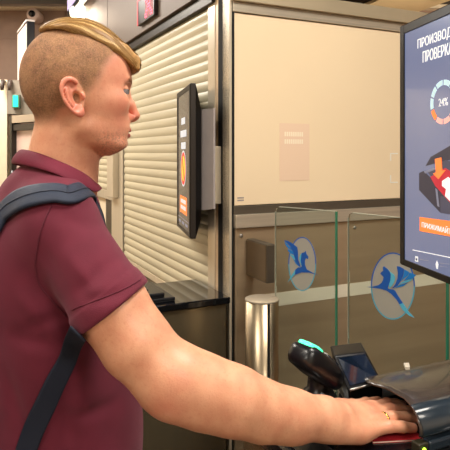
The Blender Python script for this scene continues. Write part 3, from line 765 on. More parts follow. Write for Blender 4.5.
# ---- display screens
bezel=mat('screen_bezel_black',(10,9,9),.35,spec=.3); case=mat('screen_case_brown',(50,35,26),.6,spec=.1)
def screen_unit(name,label,o,u,w_,h_,thick,facecol,estr,rim):
    fr=Fr(o,u,(0,0,-1),Vector(u).cross(Vector((0,0,-1)))); 
    if fr.w.dot(Vector((0,0,CAMZ))-Vector((o[0],o[1],CAMZ)))<0: fr.w=-fr.w
    t=empty(name,label,'screen',fr(w_/2,h_,-thick/2))
    mkprism('case',Fr(fr(0,0,0),fr.u,fr.v,fr.w),[(0,0),(w_,0),(w_,h_),(0,h_)],-thick*.45,0,rim,t,.002)
    # tapered back
    bm=bmesh.new(); a=[bm.verts.new(fr(x,y,-thick*.45)) for x,y in ((.002,.002),(w_-.002,.002),(w_-.002,h_-.002),(.002,h_-.002))]; b=[bm.verts.new(fr(x,y,-thick)) for x,y in ((.03,.09),(w_-.03,.09),(w_-.03,h_-.07),(.03,h_-.07))]
    bm.faces.new(a); bm.faces.new(b); [bm.faces.new((a[i],a[(i+1)%4],b[(i+1)%4],b[i])) for i in range(4)]; build('case_back',bm,bezel,t,.002)
    bz=.022; bm=bmesh.new()
    for r in ((0.003,bz,.003,h_-.003),(w_-bz,w_-.003,.003,h_-.003),(bz,w_-bz,.003,bz),(bz,w_-bz,h_-.016,h_-.003)): box(bm,fr,r[0],r[1],r[2],r[3],-.002,.003)
    build('bezel',bm,bezel,t,.001)
    pn=mkbox('screen_panel',fr,(bz,w_-bz,bz,h_-.016,-.002,.0005),mat(name+'_panel_'+str(facecol[0]),facecol,.22,emit=facecol,estr=estr,coat=.3),t)
    return t,fr,pn
def em(name,c,e=.9): return mat(name,tuple(int(v*.9) for v in c),.4,emit=c,estr=e)
wht=em('screen_white',(235,238,242),.62); orng=em('screen_orange',(250,130,60),.8); navyd=em('screen_charcoal',(48,48,66),.5); redp=em('screen_passport_red',(190,30,55),.6); paleb=em('screen_pale_blue',(190,222,232),.62); pinkc=em('screen_pink',(240,180,170),.65); greyl=em('screen_grey',(120,124,144),.6); slate=em('screen_slate',(70,72,94),.5)
t,fr,pn=screen_unit('information_screen','large portrait information screen at the right showing a passport scanning instruction',(.411,1.312,1.857),(.167,-.986,0),.362,.558,.036,(98,110,146),.56,case)
text('heading_line','ПРОИЗВОДИТСЯ',fr,.081,.047,.0245,.196,wht,pn,.012); text('heading_line','ПРОВЕРКА',fr,.103,.0775,.0245,.113,wht,pn,.012)
cxs,cys=.183,.194
segc=[paleb]*10
for i in range(10):
    a0=math.radians(i*36+2.5-90); a1=math.radians(i*36+33.5-90); bm=bmesh.new(); pl=[]
    for k in range(7): a=a0+(a1-a0)*k/6; pl.append((cxs+.049*math.cos(a),cys+.045*math.sin(a)))
    for k in range(7): a=a1+(a0-a1)*k/6; pl.append((cxs+.037*math.cos(a),cys+.034*math.sin(a)))
    m=paleb if i in (0,1,2,8,9) else (orng if i==6 or i==7 and False else pinkc)
    if i==7: m=paleb
    prism(bm,fr,pl,.0005,.0011); bmesh.ops.triangulate(bm,faces=[f for f in bm.faces if len(f.verts)>4]); build('dial_segment',bm,m,pn)
text('percentage','24%',fr,cxs-.017,cys-.008,.016,.034,wht,pn,.015)
# picture of the scanner on the screen: placed by (s, z) measured on the face
def fs(px,py):
    k=(px-CX)/F; s=(k*1.312-.411)/(.167+.986*k); Y=1.312-.986*s; z=CAMZ-(py-HY)/F*Y; return (s,1.857-z)
def flat(name,pts,m,dp,par=pn): return mkprism(name,fr,[fs(*p) for p in pts],.0005,.0005+dp,m,par)
flat('pictured_lid',[(426,166),(431,157),(450,146),(462,139),(462,156),(450,160),(437,163)],navyd,.0006)
flat('pictured_scanner_side',[(419.5,173),(424,171),(440,186),(450,199),(452,214),(441,213),(419.5,190)],navyd,.0006)
flat('pictured_scanner_front',[(441,196),(466,200),(466,216),(441,213)],slate,.0008)
flat('pictured_scanner_bed',[(428,172),(446,160),(466,166),(466,200),(441,190)],slate,.0007)
flat('pictured_slot',[(436,188),(438,190),(440,207),(438,206)],greyl,.0012)
flat('pictured_passport',[(431,177),(446,168),(462,178),(466,200),(452,204),(436,186)],redp,.0012)
flat('pictured_passport_edge',[(424.5,171.5),(437,167),(437.5,169),(426,173.5)],greyl,.0014)
flat('pictured_hand',[(443,181),(449,177),(458,183),(466,186),(466,208),(452,202),(446,196),(447,189),(443,186)],wht,.0018)
flat('pictured_arrow',[(436,159),(442,157.5),(443,170.5),(446.5,170),(439.5,179),(434,173.5),(437,172.5)],orng,.0022)
flat('orange_button',[(420,217),(470,223.5),(470,240),(420,231)],orng,.0006)
b0=fs(422.5,220.5); text('button_lettering','ПРИЖИМАЙТЕ ДОКУМЕНТ',fr,b0[0],b0[1],.0165,.225,wht,pn,.012,depth=.0014)
flat('divider_line',[(413,249.5),(480,263),(480,264),(413,250.3)],wht,.0006)
flat('footer_icon',[(415.6,256),(418.4,256.6),(418.4,262),(415.4,261.2)],wht,.0006); flat('footer_icon_mark',[(416.2,258),(417.7,258.3),(417.7,260.6),(416.2,260.3)],slate,.0009); flat('footer_icon',[(436,264),(437.3,260.6),(438.8,264.4),(438.2,269),(436.8,268.6)],wht,.0006)
for r in ((420.5,259,429,261.6),(440,262.6,450,265),(440,265.8,448,268)):
    flat('footer_print',[(r[0],r[1]),(r[2],r[1]+1.4),(r[2],r[3]-.6),(r[0],r[3]-1.6)],greyl,.0006)
def mount(t,fr,w_,h_,th): mkbox('mounting_block',fr,(w_*.35,w_*.65,h_*.3,h_*.7,-th-.02,-th+.002),bezel,t,.003)
mount(t,fr,.362,.558,.036)
mkbox('support_arm',Fr((.520,1.155,1.52),(1,0,0),(0,1,0),Zv),(-.02,.16,-.02,.02,0,.06),darkst,t,.004); bm=bmesh.new(); lathe(bm,Fr((.70,1.155,1.05),(1,0,0),(0,1,0),Zv),[(.06,0),(.06,.012),(.025,.016),(.025,.65)],24); build('support_pole',bm,darkst,t,0,True)
t,fr,pn=screen_unit('information_screen','slim dark portrait screen on the steel corner post with a round red and yellow sign','',(0,0,0),0,0,0,(0,0,0),0,case) if False else screen_unit('information_screen','slim dark portrait screen on the steel corner post with a round red and yellow sign',(-.2015,2.376,1.814),(.216,-.977,0),.354,.566,.045,(58,56,62),.32,mat('screen_case_dark',(44,38,34),.4,.3))
wd=em('sign_white',(216,220,228),.6)
for j,(y,ww) in enumerate(((.115,.11),(.165,.16),(.212,.12))):
    bm=bmesh.new(); x=.177-ww/2; n=int(ww/.02)
    for i in range(n): box(bm,fr,x+i*.02+.003,x+i*.02+.018,y,y+.026,.0005,.0012)
    build('lettering',bm,wd,pn)
def disc(name,cx,cy,r0,r1,m,dp):
    bm=bmesh.new(); N_=32; o_=[bm.verts.new(fr(cx+r1*math.cos(2*math.pi*k/N_),cy+r1*math.sin(2*math.pi*k/N_),dp)) for k in range(N_)]
    if r0: 
        i_=[bm.verts.new(fr(cx+r0*math.cos(2*math.pi*k/N_),cy+r0*math.sin(2*math.pi*k/N_),dp)) for k in range(N_)]
        for k in range(N_): bm.faces.new((o_[k],o_[(k+1)%N_],i_[(k+1)%N_],i_[k]))
    else: bm.faces.new(o_)
    return build(name,bm,m,pn)
ylw=em('sign_yellow',(236,196,60),.7); rd=em('sign_red',(214,40,36),.8)
disc('sign_white_border',.177,.315,.064,.071,wd,.0010); disc('sign_red_ring',.177,.315,.050,.064,rd,.0012); disc('sign_yellow_field',.177,.315,0,.050,ylw,.0009)
mkprism('sign_red_bar',fr,[(.140,.270),(.152,.262),(.214,.360),(.202,.368)],.0009,.0016,rd,pn)
mkbox('orange_button',fr,(.085,.270,.425,.492,.0004,.001),orng,pn)
for y in (.437,.462):
    bm=bmesh.new(); 
    for i in range(6): box(bm,fr,.11+i*.023,.128+i*.023,y,y+.015,.001,.0016)
    build('button_lettering',bm,wd,pn)
mkbox('divider_line',fr,(.03,.32,.513,.515,.0004,.001),greyl,pn)
for x in (.05,.14,.23): mkbox('footer_print',fr,(x,x+.06,.525,.535,.0004,.001),greyl,pn)
mount(t,fr,.354,.566,.045)
Bp=mat('bracket_grey',(168,160,158),.45,.1,var=.04)
fb=Fr((0,0,0),(1,0,0),Zv,(0,-1,0))
a=W(200,108,2.09); b=W(214.5,210,2.02)
fbk=Fr((a.x,a.y,0),(b.x-a.x,b.y-a.y,0),Zv,Vector((b.y-a.y,-(b.x-a.x),0))); wl=math.hypot(b.x-a.x,b.y-a.y)
mkprism('bracket_plate',fbk,[(0,1.372),(0.0,1.70),(.012,1.722),(wl,1.722),(wl,1.358),(.0,1.345)],-.004,.004,Bp,t,.001)
mkbox('bracket_foot',FA,(ta(221),ta(213.5),1.372,1.585,-.004,.045),steelv,t,.003)
mkbox('bracket_hook',fbk,(-.035,.0,1.665,1.70,-.01,.01),bezel,t,.002); mkbox('bracket_hook',fbk,(-.035,.0,1.375,1.41,-.01,.01),bezel,t,.002)
# ---- pedestals
def pedestal(label,fr,a0,a1,c0,c1,wl):
    t=empty('gate_pedestal',label,'pedestal',fr((a0+a1)/2,0,(c0+c1)/2))
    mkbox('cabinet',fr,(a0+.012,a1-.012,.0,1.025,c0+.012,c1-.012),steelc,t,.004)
    mkbox('plinth',fr,(a0+.004,a1-.004,0,.08,c0+.004,c1-.004),darkst,t,.003)
    mkbox('counter_top',fr,(a0,a1,1.026,1.05,c0,c1),blackg,t,.004)
    return t
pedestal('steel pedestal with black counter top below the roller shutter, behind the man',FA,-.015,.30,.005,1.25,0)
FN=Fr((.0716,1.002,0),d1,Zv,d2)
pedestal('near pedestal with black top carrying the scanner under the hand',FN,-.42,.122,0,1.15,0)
# ---- passport scanners (hooded)
hoodm=mat('smoky_hood',(62,54,50),.22,.0,coat=.35,spec=.6); rimm=mat('hood_rim',(40,50,60),.22,.1,coat=.6); grn=mat('led_green_yellow',(180,255,60),.4,emit=(190,255,60),estr=2.5)
def scanner(label,fe,near=True):
    """fe: u=along the hood (d2), v=across (d1), w=up, origin under the front edge of the opening at counter height"""
    t=empty('document_scanner',label,'scanner',fe(.1,.08,0),'hooded document scanners')
    L_s=lambda i:[(-.19+i,-.05+i),(.44-i,-.05+i),(.44-i,.245-i),(.12+i,.245-i),(.03+i*.4,.152-i),(-.19+i,.152-i)]
    mkprism('base',fe,L_s(0),0,.014,blackm,t)
    mkprism('scanner_bed',fe,L_s(.014),.014,.019,mat('bed_dark',(20,20,22),.35),t)
    gl=mkbox('glass_plate',fe,(-.12,.20,-.01,.16,.019,.0202),blackg,t,.001)
    prof=[(-.024,.044),(-.030,.050),(-.028,.062),(-.018,.076),(-.002,.086),(.02,.091),(.06,.093),(.10,.089),(.135,.080),(.16,.068),(.19,.052),(.215,.040)]
    bm=bmesh.new(); rows=[]
    for (g,h) in prof:
        k=(g+.03)/.245; e0=.0+(.012*math.sin(math.pi*min(1,k*2))) - .0*(k)
        if g>.115: e0+=(g-.115)*1.05
        rows.append([bm.verts.new(fe(e0+(.42-e0)*s,g,h)) for s in (0,.03,.25,.5,.75,1)])
    for r0,r1 in zip(rows,rows[1:]):
        for i in range(5): bm.faces.new((r0[i],r0[i+1],r1[i+1],r1[i]))
    h=build('hood',bm,hoodm,t,0,True); md=h.modifiers.new('s','SOLIDIFY'); md.thickness=.0035; md.offset=-1
    # bright front roll of the hood
    bm=bmesh.new(); pts=[(-.0255,.042),(-.0325,.050),(-.0300,.063),(-.0195,.0785),(-.003,.0885)]
    rows=[[bm.verts.new(fe(e,g,h_)) for e in (.004,.42)] for g,h_ in pts]
    for r0,r1 in zip(rows,rows[1:]): bm.faces.new((r0[0],r0[1],r1[1],r1[0]))
    o=build('hood_front_roll',bm,rimm,t,0,True); md=o.modifiers.new('s','SOLIDIFY'); md.thickness=.0015
    mkbox('front_lip',fe,(.014,.43,-.034,-.016,.020,.038),rimm,t,.004)
    mkbox('status_block',fe,(-.008,.013,-.034,-.016,.014,.038),mat('status_dark',(46,42,30),.4),t,.002)
    bm=bmesh.new(); lathe(bm,Fr(fe(.002,-.0342,.029),fe.u,fe.w,-fe.v),[(.0035,0),(.003,.002),(.001,.003)],12); build('status_light',bm,grn,t,0,True,'lit yellow-green status light')
    mkprism('hood_tab',Fr(fe(0,0,.093),fe.u,fe.v,fe.w),[(.105,.115),(.113,.112),(.128,.130),(.118,.134)],-.004,.0012,mat('tab_white',(214,206,190),.4),t)
    return t
fe=Fr((.3060,.9380,1.050),d2,d1,Zv)
scanner('near hooded document scanner with the man\'s fingers under its hood',fe)
fe2=Fr(FA(.12,1.05,.42),d2,-d1,Zv); fe2=Fr(FA(.075,1.05,.62),d2,d1,Zv)
t=empty('document_scanner','far black document scanner on the counter below the roller shutter','scanner',fe2(.1,.08,0),'hooded document scanners')
mkbox('base',fe2,(-.19,.42,-.055,.205,0,.014),blackm,t,.004); mkbox('scanner_bed',fe2,(-.17,.385,-.045,.19,.014,.030),blackm,t,.004)
mkprism('hood',Fr(fe2(0,0,0),fe2.v,fe2.w,fe2.u),[(-.035,.030),(-.035,.045),(.17,.062),(.17,.030)],-.12,.33,hoodm,t,.004)
mkprism('rear_cover',Fr(fe2(0,0,0),fe2.u,fe2.w,fe2.v),[(-.02,.05),(.015,.115),(.07,.115),(.115,.06),(.115,.05)],-.01,.15,blackm,t,.006)
# ---- boarding pass reader
rd_=empty('barcode_reader','black handheld-style code reader with glowing green light on the near counter','reader',(.19,1.11,1.05))
Pa=W(296,351,1.00); Pb=W(334,379,1.09); ax=(Pb-Pa).normalized(); side=Vector((.62,-.78,0)); side=(side-ax*side.dot(ax)).normalized(); upn=ax.cross(side).normalized()
if upn.z<0: upn=-upn
side=upn.cross(ax).normalized()
if side.y>0: side=-side
fr=Fr((Pa+Pb)/2,ax,side,upn)
def rbox(bm,fr,L_,prof,n=16):
    """stations along u: (a, half width v, top w, bottom w)"""
    rows=[]
    for a,hw,tp,bt in prof:
        row=[]
        for k in range(n):
            th=2*math.pi*(k+.5)/n; c,s=math.cos(th),math.sin(th); e=.55
            x=hw*math.copysign(abs(c)**e,c); y=(tp+bt)/2+(tp-bt)/2*math.copysign(abs(s)**e,s); row.append(bm.verts.new(fr(a,x,y)))
        rows.append(row)
    for r0,r1 in zip(rows,rows[1:]):
        for k in range(n): bm.faces.new((r0[k],r0[(k+1)%n],r1[(k+1)%n],r1[k]))
    bm.faces.new(rows[0]); bm.faces.new(rows[-1])
L_=(Pb-Pa).length
bm=bmesh.new(); rbox(bm,fr,L_,[(-.066,.012,.008,-.008),(-.063,.024,.018,-.014),(-.05,.031,.024,-.020),(-.01,.032,.025,-.023),(.04,.030,.023,-.023),(.066,.026,.018,-.020),(.078,.016,.008,-.012)]); build('reader_head',bm,blackm,rd_,0,True)
bm=bmesh.new(); rbox(bm,fr,L_,[(-.062,.010,.0232,.016),(-.058,.016,.0262,.016),(-.035,.018,.0290,.016),(-.018,.015,.0290,.016),(-.014,.008,.0270,.016)]); build('light_window',bm,mat('led_green',(90,255,190),.3,emit=(60,245,165),estr=1.6),rd_,0,True,'glowing green light')
bm=bmesh.new(); rbox(bm,fr,L_,[(.004,.010,.0262,.02),(.008,.016,.0285,.02),(.048,.015,.0265,.018),(.054,.009,.0230,.018)]); build('key_pad',bm,mat('pad_dark',(34,38,44),.15,coat=.5),rd_,0,True)
bm=bmesh.new(); lathe(bm,Fr(fr(.014,.002,.0283),fr.u,fr.v,fr.w),[(.0045,0),(.0045,.0012),(.003,.0016)],14); build('button',bm,mat('button_white',(220,224,226),.3),rd_,0,True)
for a0,a1,w0 in ((.022,.032,.003),(.040,.046,-.004)): mkbox('button_mark',fr,(a0,a1,w0,w0+.002,.0275,.0288),mat('button_white',(220,224,226),.3),rd_)
bc=Vector((.183,1.098,1.05)); fb_=Fr(bc,(1,0,0),(0,1,0),Zv)
bm=bmesh.new(); lathe(bm,fb_,[(.040,0),(.041,.010),(.038,.028),(.030,.044),(.022,.052),(.020,.075),(.024,.090)],28); build('stand',bm,blackm,rd_,0,True)
bm=bmesh.new(); lathe(bm,Fr(bc+Vector((-.012,-.012,.030)),(1,0,0),(0,1,0),(Vector((-.3,-.2,1))).normalized()),[(.034,-.010),(.035,.0),(.028,.008),(.012,.012)],24); build('stand_collar',bm,mat('collar_grey',(70,66,62),.2,.3,coat=.5),rd_,0,True)
# ---- small tilted display block behind the reader
kb=empty('reader_display','glossy black tilted display block between the green-lit reader and the hood','display',(.27,1.17,1.05))
q0=W(334,356,1.15); q1=W(366,352,1.165); q2=W(383,382,1.13); q3=W(349,391,1.10)
bk=[q0+Vector((.0,.045,.006)),q1+Vector((.0,.045,.006)),q1+Vector((.03,.05,-.075)),q0+Vector((.0,.05,-.075))]
bm=bmesh.new(); v=[bm.verts.new(p) for p in (q0,q1,q2,q3,bk[0],bk[1],Vector((q2.x+.01,q2.y+.08,1.052)),Vector((q3.x-.0,q3.y+.10,1.052)),Vector((q2.x,q2.y,1.052)),Vector((q3.x,q3.y,1.052)))]
for f in ((0,1,2,3),(0,4,5,1),(1,5,6,8,2),(0,3,9,7,4),(3,2,8,9),(4,7,6,5),(9,8,6,7)): bm.faces.new([v[i] for i in f])
build('housing',bm,blackm,kb,.003)
def lerp3(a,b,t): return a*(1-t)+b*t
nrm=(q1-q0).cross(q3-q0).normalized(); nrm=nrm if nrm.y<0 else -nrm
bm=bmesh.new(); pp=[lerp3(lerp3(q0,q1,u_),lerp3(q3,q2,u_),w_)+nrm*.0006 for u_,w_ in ((.08,.08),(.92,.08),(.92,.88),(.08,.88))]; lo=[bm.verts.new(p) for p in pp]; hi=[bm.verts.new(p+nrm*.0012) for p in pp]; bm.faces.new(hi); bm.faces.new(lo); [bm.faces.new((lo[i],lo[(i+1)%4],hi[(i+1)%4],hi[i])) for i in range(4)]
build('display_glass',bm,mat('dark_blue_glass',(14,26,42),.08,coat=.6),kb)
bm=bmesh.new(); tube(bm,[q3+nrm*.003+(q2-q3)*.02,q2+nrm*.003],.0026,8); build('bright_edge',bm,alum,kb,0,True)
# ---- passport
pr=empty('passport','red passport lying under the man\'s fingers on the scanner','passport',(.29,.93,1.0702))
c0=WZ(373,443,1.0715); 
pfr=Fr((c0.x,c0.y,1.0702),(d2*.94+d1*-.34).normalized(),(d1*.94+d2*.34).normalized(),Zv)
mkbox('pages',pfr,(.001,.087,.001,.123,.0006,.0030),mat('paper_cream',(236,222,206),.7),pr)
mkbox('cover',pfr,(0,.088,0,.125,.0030,.0037),mat('passport_red',(168,34,44),.45,bump=.2,bscale=800),pr,.0003)
mkbox('back_cover',pfr,(0,.088,0,.125,0,.0006),mat('passport_red',(168,34,44),.45),pr)
# ---- bollard post + gate leaves + box on the booth
bo=empty('gate_post','round brushed steel post with flat cap at the hinge of the glass gate','post',(.116,1.76,0))
fp_=Fr((.116,1.76,0),(1,0,0),(0,1,0),Zv)
bm=bmesh.new(); lathe(bm,fp_,[(.0525,.0),(.0525,1.098)],48); o=build('column',bm,mat('post_steel',(150,134,110),.30,1,var=.05,scale=4,stretch=(8,8,.3)),bo,0,True)
bm=bmesh.new(); lathe(bm,fp_,[(.0525,1.0985),(.0535,1.0990),(.0535,1.1025),(.0520,1.1035),(.001,1.1040)],48); o=build('cap',bm,steel,bo,0,True); 
md=o.modifiers.new('e','EDGE_SPLIT'); md.split_angle=math.radians(40)
sa=math.atan2(-.98,.34); bm=bmesh.new(); fs_=Fr((.116,1.76,0),(math.cos(sa),math.sin(sa),0),(-math.sin(sa),math.cos(sa),0),Zv); box(bm,fs_,.048,.0535,-.004,.004,.1,1.098); build('slot_strip',bm,gapm,bo)
glassm=mat('clear_glass',(236,246,242),.0,trans=1.0,ior=1.12,spec=.5)
edgem=mat('green_glass_edge',(40,120,92),.15,0,trans=.0,coat=.5)
def leaf(label,p,q,ztop,zb=.22,r=.015):
    p=Vector((*p,0));q=Vector((*q,0));u=(q-p);L_=u.length;fr=Fr((p.x,p.y,0),u,Zv,Vector((u.y,-u.x,0)))
    t=empty('gate_leaf',label,'gate',fr(L_/2,zb,0),'glass gate leaves')
    pl=[(0.001,zb),(L_-.004,zb),(L_-.004,ztop),(r,ztop),(r*.3,ztop-r*.3),(0.001,ztop-r)]
    bm=bmesh.new(); prism(bm,fr,pl,-.004,.004); build('glass_pane',bm,glassm,t)
    mkbox('free_edge',fr,(L_-.0035,L_,zb,ztop,-.0045,.0045),edgem,t)
    mkbox('top_edge',fr,(r,L_-.004,ztop+.0002,ztop+.0016,-.003,.003),mat('pale_glass_edge',(170,176,160),.3),t)
    mkbox('hinge_edge',fr,(-.002,.0005,zb,ztop-r,-.003,.003),mat('pale_glass_edge',(170,176,160),.3),t)
    return t,fr,L_
t1,f1,L1=leaf('far glass gate leaf hinged at the round steel post, with a blue winged emblem',(.163,1.795),(.329,1.646),1.388)
t2,f2,L2_=leaf('near glass gate leaf partly behind the large screen, with a blue winged emblem',(.358,1.619),(.548,1.376),1.388)
mkbox('clamp_bracket',f1,(-.030,.03,.35,.42,-.012,.012),darkst,t1,.002)
# foot rail that carries the near leaf (out of sight below the counter)
mkbox('pivot_foot',Fr((.360,1.617,0),(1,0,0),(0,1,0),Zv),(-.03,.03,-.03,.03,0,.22),darkst,t2,.004)
mkbox('pivot_foot',Fr((.163,1.795,0),(1,0,0),(0,1,0),Zv),(-.004,.03,-.03,.03,0,.22),darkst,t1,.004)
bx_=empty('card_reader_box','square dark steel box sticking out of the booth above the round post','box',FB(tb(246)+.016,1.118,.076))
mkbox('housing',FB,(tb(246),tb(246)+.032,1.118,1.250,.001,.150),darkst,bx_,.003)
mkbox('face_plate',FB,(tb(246)-.0022,tb(246)-.0002,1.122,1.246,.006,.146),mat('box_face',(112,96,76),.35,.5,var=.1,scale=9),bx_,.001)
# ---- winged emblem (as it looks on the glass): coordinates measured on the near leaf
EM_body=[(22,229),(60,226),(88,219),(106,205),(114,190),(117,173),(104,160),(98,156),(104,146),(115,138),(113,118),(120,112),(128,120),(140,128),(152,142),(158,160),(156,190),(148,215),(140,236),(150,240),(170,243),(182,250),(196,275),(226,320),(262,372),(292,402),(262,390),(225,357),(190,300),(160,268),(135,250),(95,238),(60,234)]
EM_neck=[(140,128),(156,146),(176,160),(182,176),(178,198),(164,222),(150,236),(148,215),(156,190),(158,160),(152,142)]
EM_w1=[(192,112),(208,114),(232,128),(228,160),(214,196),(194,224),(164,238),(184,212),(196,180),(198,150)]
EM_w2=[(234,130),(262,146),(254,164),(228,184),(216,198),(230,162)]
EM_w3=[(264,148),(300,162),(280,182),(246,190),(228,196),(256,166)]
EM_w4=[(286,184),(258,200),(226,208),(206,216),(220,202),(250,192)]
EM_w5=[(254,204),(228,224),(196,232),(176,238),(202,220),(228,212)]
blu=mat('emblem_blue',(16,84,170),.35); blu2=mat('emblem_mid_blue',(24,120,196),.35); cyn=mat('emblem_cyan',(84,176,206),.35); oval=mat('emblem_oval_grey',(166,164,154),.5,alpha=.9); ringb=mat('emblem_ring_blue',(28,90,180),.35); ringc=mat('emblem_ring_cyan',(70,160,190),.35)
def emblem(t,fr,cx,cz,rx,rz,flip,alpha=True):
    return emblem_px(t,fr,364,246,5.63,5.63,(169,224,124,189),(EM_body,EM_neck,EM_w1,EM_w2,EM_w3,EM_w4,EM_w5),[(226,320),(262,372),(292,402),(262,390),(225,357),(206,326)],ringb,ringc)
def emblem_px(t,fr,X0,Y0,sx,sy,ov,shapes,tail,up,down):
    """emblem drawn on the leaf's own plane from points measured on the photograph"""
    def m(p): return onleaf(fr,X0+p[0]/sx,Y0+p[1]/sy)
    ox,oy,ax_,ay_=ov
    e=mkprism('emblem_oval',fr,[m((ox+ax_*math.cos(2*math.pi*k/48),oy+ay_*math.sin(2*math.pi*k/48))) for k in range(48)],.0042,.0048,oval,t)
    A_=[2*math.pi*k/48 for k in range(49)]
    for h0,h1,mm in ((0,24,down),(24,48,up)):
        bm=bmesh.new(); o_=[bm.verts.new(fr(*m((ox+ax_*math.cos(q),oy+ay_*math.sin(q))),.0052)) for q in A_[h0:h1+1]]; i_=[bm.verts.new(fr(*m((ox+(ax_-7)*math.cos(q),oy+(ay_-7)*math.sin(q))),.0052)) for q in A_[h0:h1+1]]
        for k in range(len(o_)-1): bm.faces.new((o_[k],o_[k+1],i_[k+1],i_[k]))
        build('emblem_ring',bm,mm,e)
    names=('emblem_body','emblem_neck','emblem_wing','emblem_feather','emblem_feather','emblem_feather','emblem_feather'); mm=(blu,cyn,blu,blu2,blu2,cyn,blu2); dd=(.0056,.0060,.0058,.0057,.0059,.0061,.0055)
    for n_,pl,m_,d_ in zip(names,shapes,mm,dd): mkprism(n_,fr,[m(p) for p in pl],.0050,d_,m_,e)
    mkprism('emblem_tail',fr,[m(p) for p in tail],.0050,.0062,cyn,e)
def onleaf(fr,px,py):
    k=(px-CX)/F; # o.x+u.x a = k (o.y+u.y a)
    a=(k*fr.o.y-fr.o.x)/(fr.u.x-k*fr.u.y); Y=fr.o.y+fr.u.y*a; return a,CAMZ-(py-HY)/F*Y
def place(t,fr,x0,x1,y0,y1,flip):
    a0,_=onleaf(fr,x0,(y0+y1)/2); a1,_=onleaf(fr,x1,(y0+y1)/2); am=(a0+a1)/2; xm=(x0+x1)/2
    z0=onleaf(fr,xm,y0)[1]; z1=onleaf(fr,xm,y1)[1]; emblem(t,fr,am,(z0+z1)/2,(a1-a0)/2,(z0-z1)/2,flip)
place(t2,f2,371.8,416,251.5,320,False)
EMs=[EM_body,EM_neck,EM_w1,EM_w2,EM_w3,EM_w4,EM_w5]
# far leaf: the same emblem, its wing raised higher (measured on the far leaf)
EM_body=[(277,300),(240,286),(215,272),(196,262),(182,230),(182,200),(190,182),(204,190),(207,172),(192,152),(188,130),(180,140),(160,146),(150,160),(152,185),(150,215),(160,240),(150,248),(136,246),(115,262),(90,300),(62,352),(85,325),(110,300),(160,282),(215,284),(250,294)]
EM_neck=[(160,146),(150,158),(142,182),(150,215),(160,240),(152,200)]
EM_w1=[(36,56),(66,62),(95,80),(128,105),(133,140),(134,190),(148,230),(150,246),(130,225),(112,196),(104,150),(78,100)]
EM_w2=[(38,62),(76,104),(96,124),(66,116),(46,88)]
EM_w3=[(60,118),(98,132),(106,160),(84,150),(66,136)]
EM_w4=[(76,152),(106,166),(116,196),(94,180)]
EM_w5=[(98,186),(118,204),(134,226),(148,246),(120,224)]
emblem_px(t1,f1,280,232,7.03,7.03,(163,223,98,190),(EM_body,EM_neck,EM_w1,EM_w2,EM_w3,EM_w4,EM_w5),[(115,262),(90,300),(62,352),(85,325),(112,296)],ringb,ringc)
# ---- things in the background, left
cc=W(33,14.5,5.45); cv=empty('security_camera','round white ceiling camera with dark lens on the far taupe wall','camera',cc)
fc_=Fr(cc,(1,0,0),Zv,(0,-1,0))
bm=bmesh.new(); lathe(bm,fc_,[(.058,-.149),(.062,0),(.056,.02),(.034,.03)],28,True); build('housing',bm,mat('camera_white',(226,200,186),.5),cv,0,True)
bm=bmesh.new(); lathe(bm,fc_,[(.034,.028),(.030,.045),(.015,.058),(.002,.062)],24,True); build('lens',bm,blackg,cv,0,True)
# hanging screen
h0=W(17.5,33,4.9); h1=W(27,20.5,4.44); hs=empty('hanging_screen','thin screen with pale glowing face hanging behind the man\'s head','screen',W(24,75,4.5))
u=(h1-h0); u.z=0; fh=Fr((h0.x,h0.y,0),u,Zv,Vector((u.y,-u.x,0))); wh=u.length
if fh.w.dot(Vector((1,-.2,0)))>0: fh.w=-fh.w
zt=h0.z; mkbox('panel_case',fh,(0,wh,zt-.62,zt,-.06,0),blackm,hs,.004)
mkbox('lit_face',fh,(.02,wh-.02,zt-.60,zt-.02,0,.003),mat('pale_screen',(232,206,196),.3,emit=(240,214,200),estr=.55),hs)
mkbox('frame_edge',fh,(.0,wh,zt-.004,zt+.012,-.06,.006),mat('pale_frame',(214,204,196),.4),hs)
mkbox('wall_bracket',fh,(wh*.3,wh*.6,zt-.45,zt-.12,-.10,-.06),blackm,hs,.003); mkbox('wall_arm',Fr(fh(wh*.4,zt-.40,-.08),(1,0,0),(0,1,0),Zv),(-.03,.03,0,YF-fh(wh*.4,0,-.08).y,-.03,.03),blackm,hs)
# upper monitor by the lamp
m0=W(67.5,14,4.3); m1=W(84,1,3.7); um=empty('overhead_monitor','overhead monitor with lilac screen beside the bright lamp, cut by the top of the photo','monitor',m0)
u=(m1-m0); u.z=0; fm=Fr((m0.x,m0.y,0),u,Zv,Vector((u.y,-u.x,0)))
if fm.w.dot(Vector((1,-.2,0)))>0: fm.w=-fm.w
wm=u.length; zb=m0.z
mkbox('panel_case',fm,(-.02,wm,zb-.02,zb+.36,-.05,0),blackm,um,.004); mkbox('screen_panel',fm,(.01,wm-.03,zb+.02,zb+.33,0,.003),mat('lilac_screen',(176,164,200),.3,emit=(196,180,220),estr=.75),um)
mkbox('hanger_pole',fm,(wm*.4,wm*.5,zb+.36,ZC-.001,-.04,-.01),blackm,um)
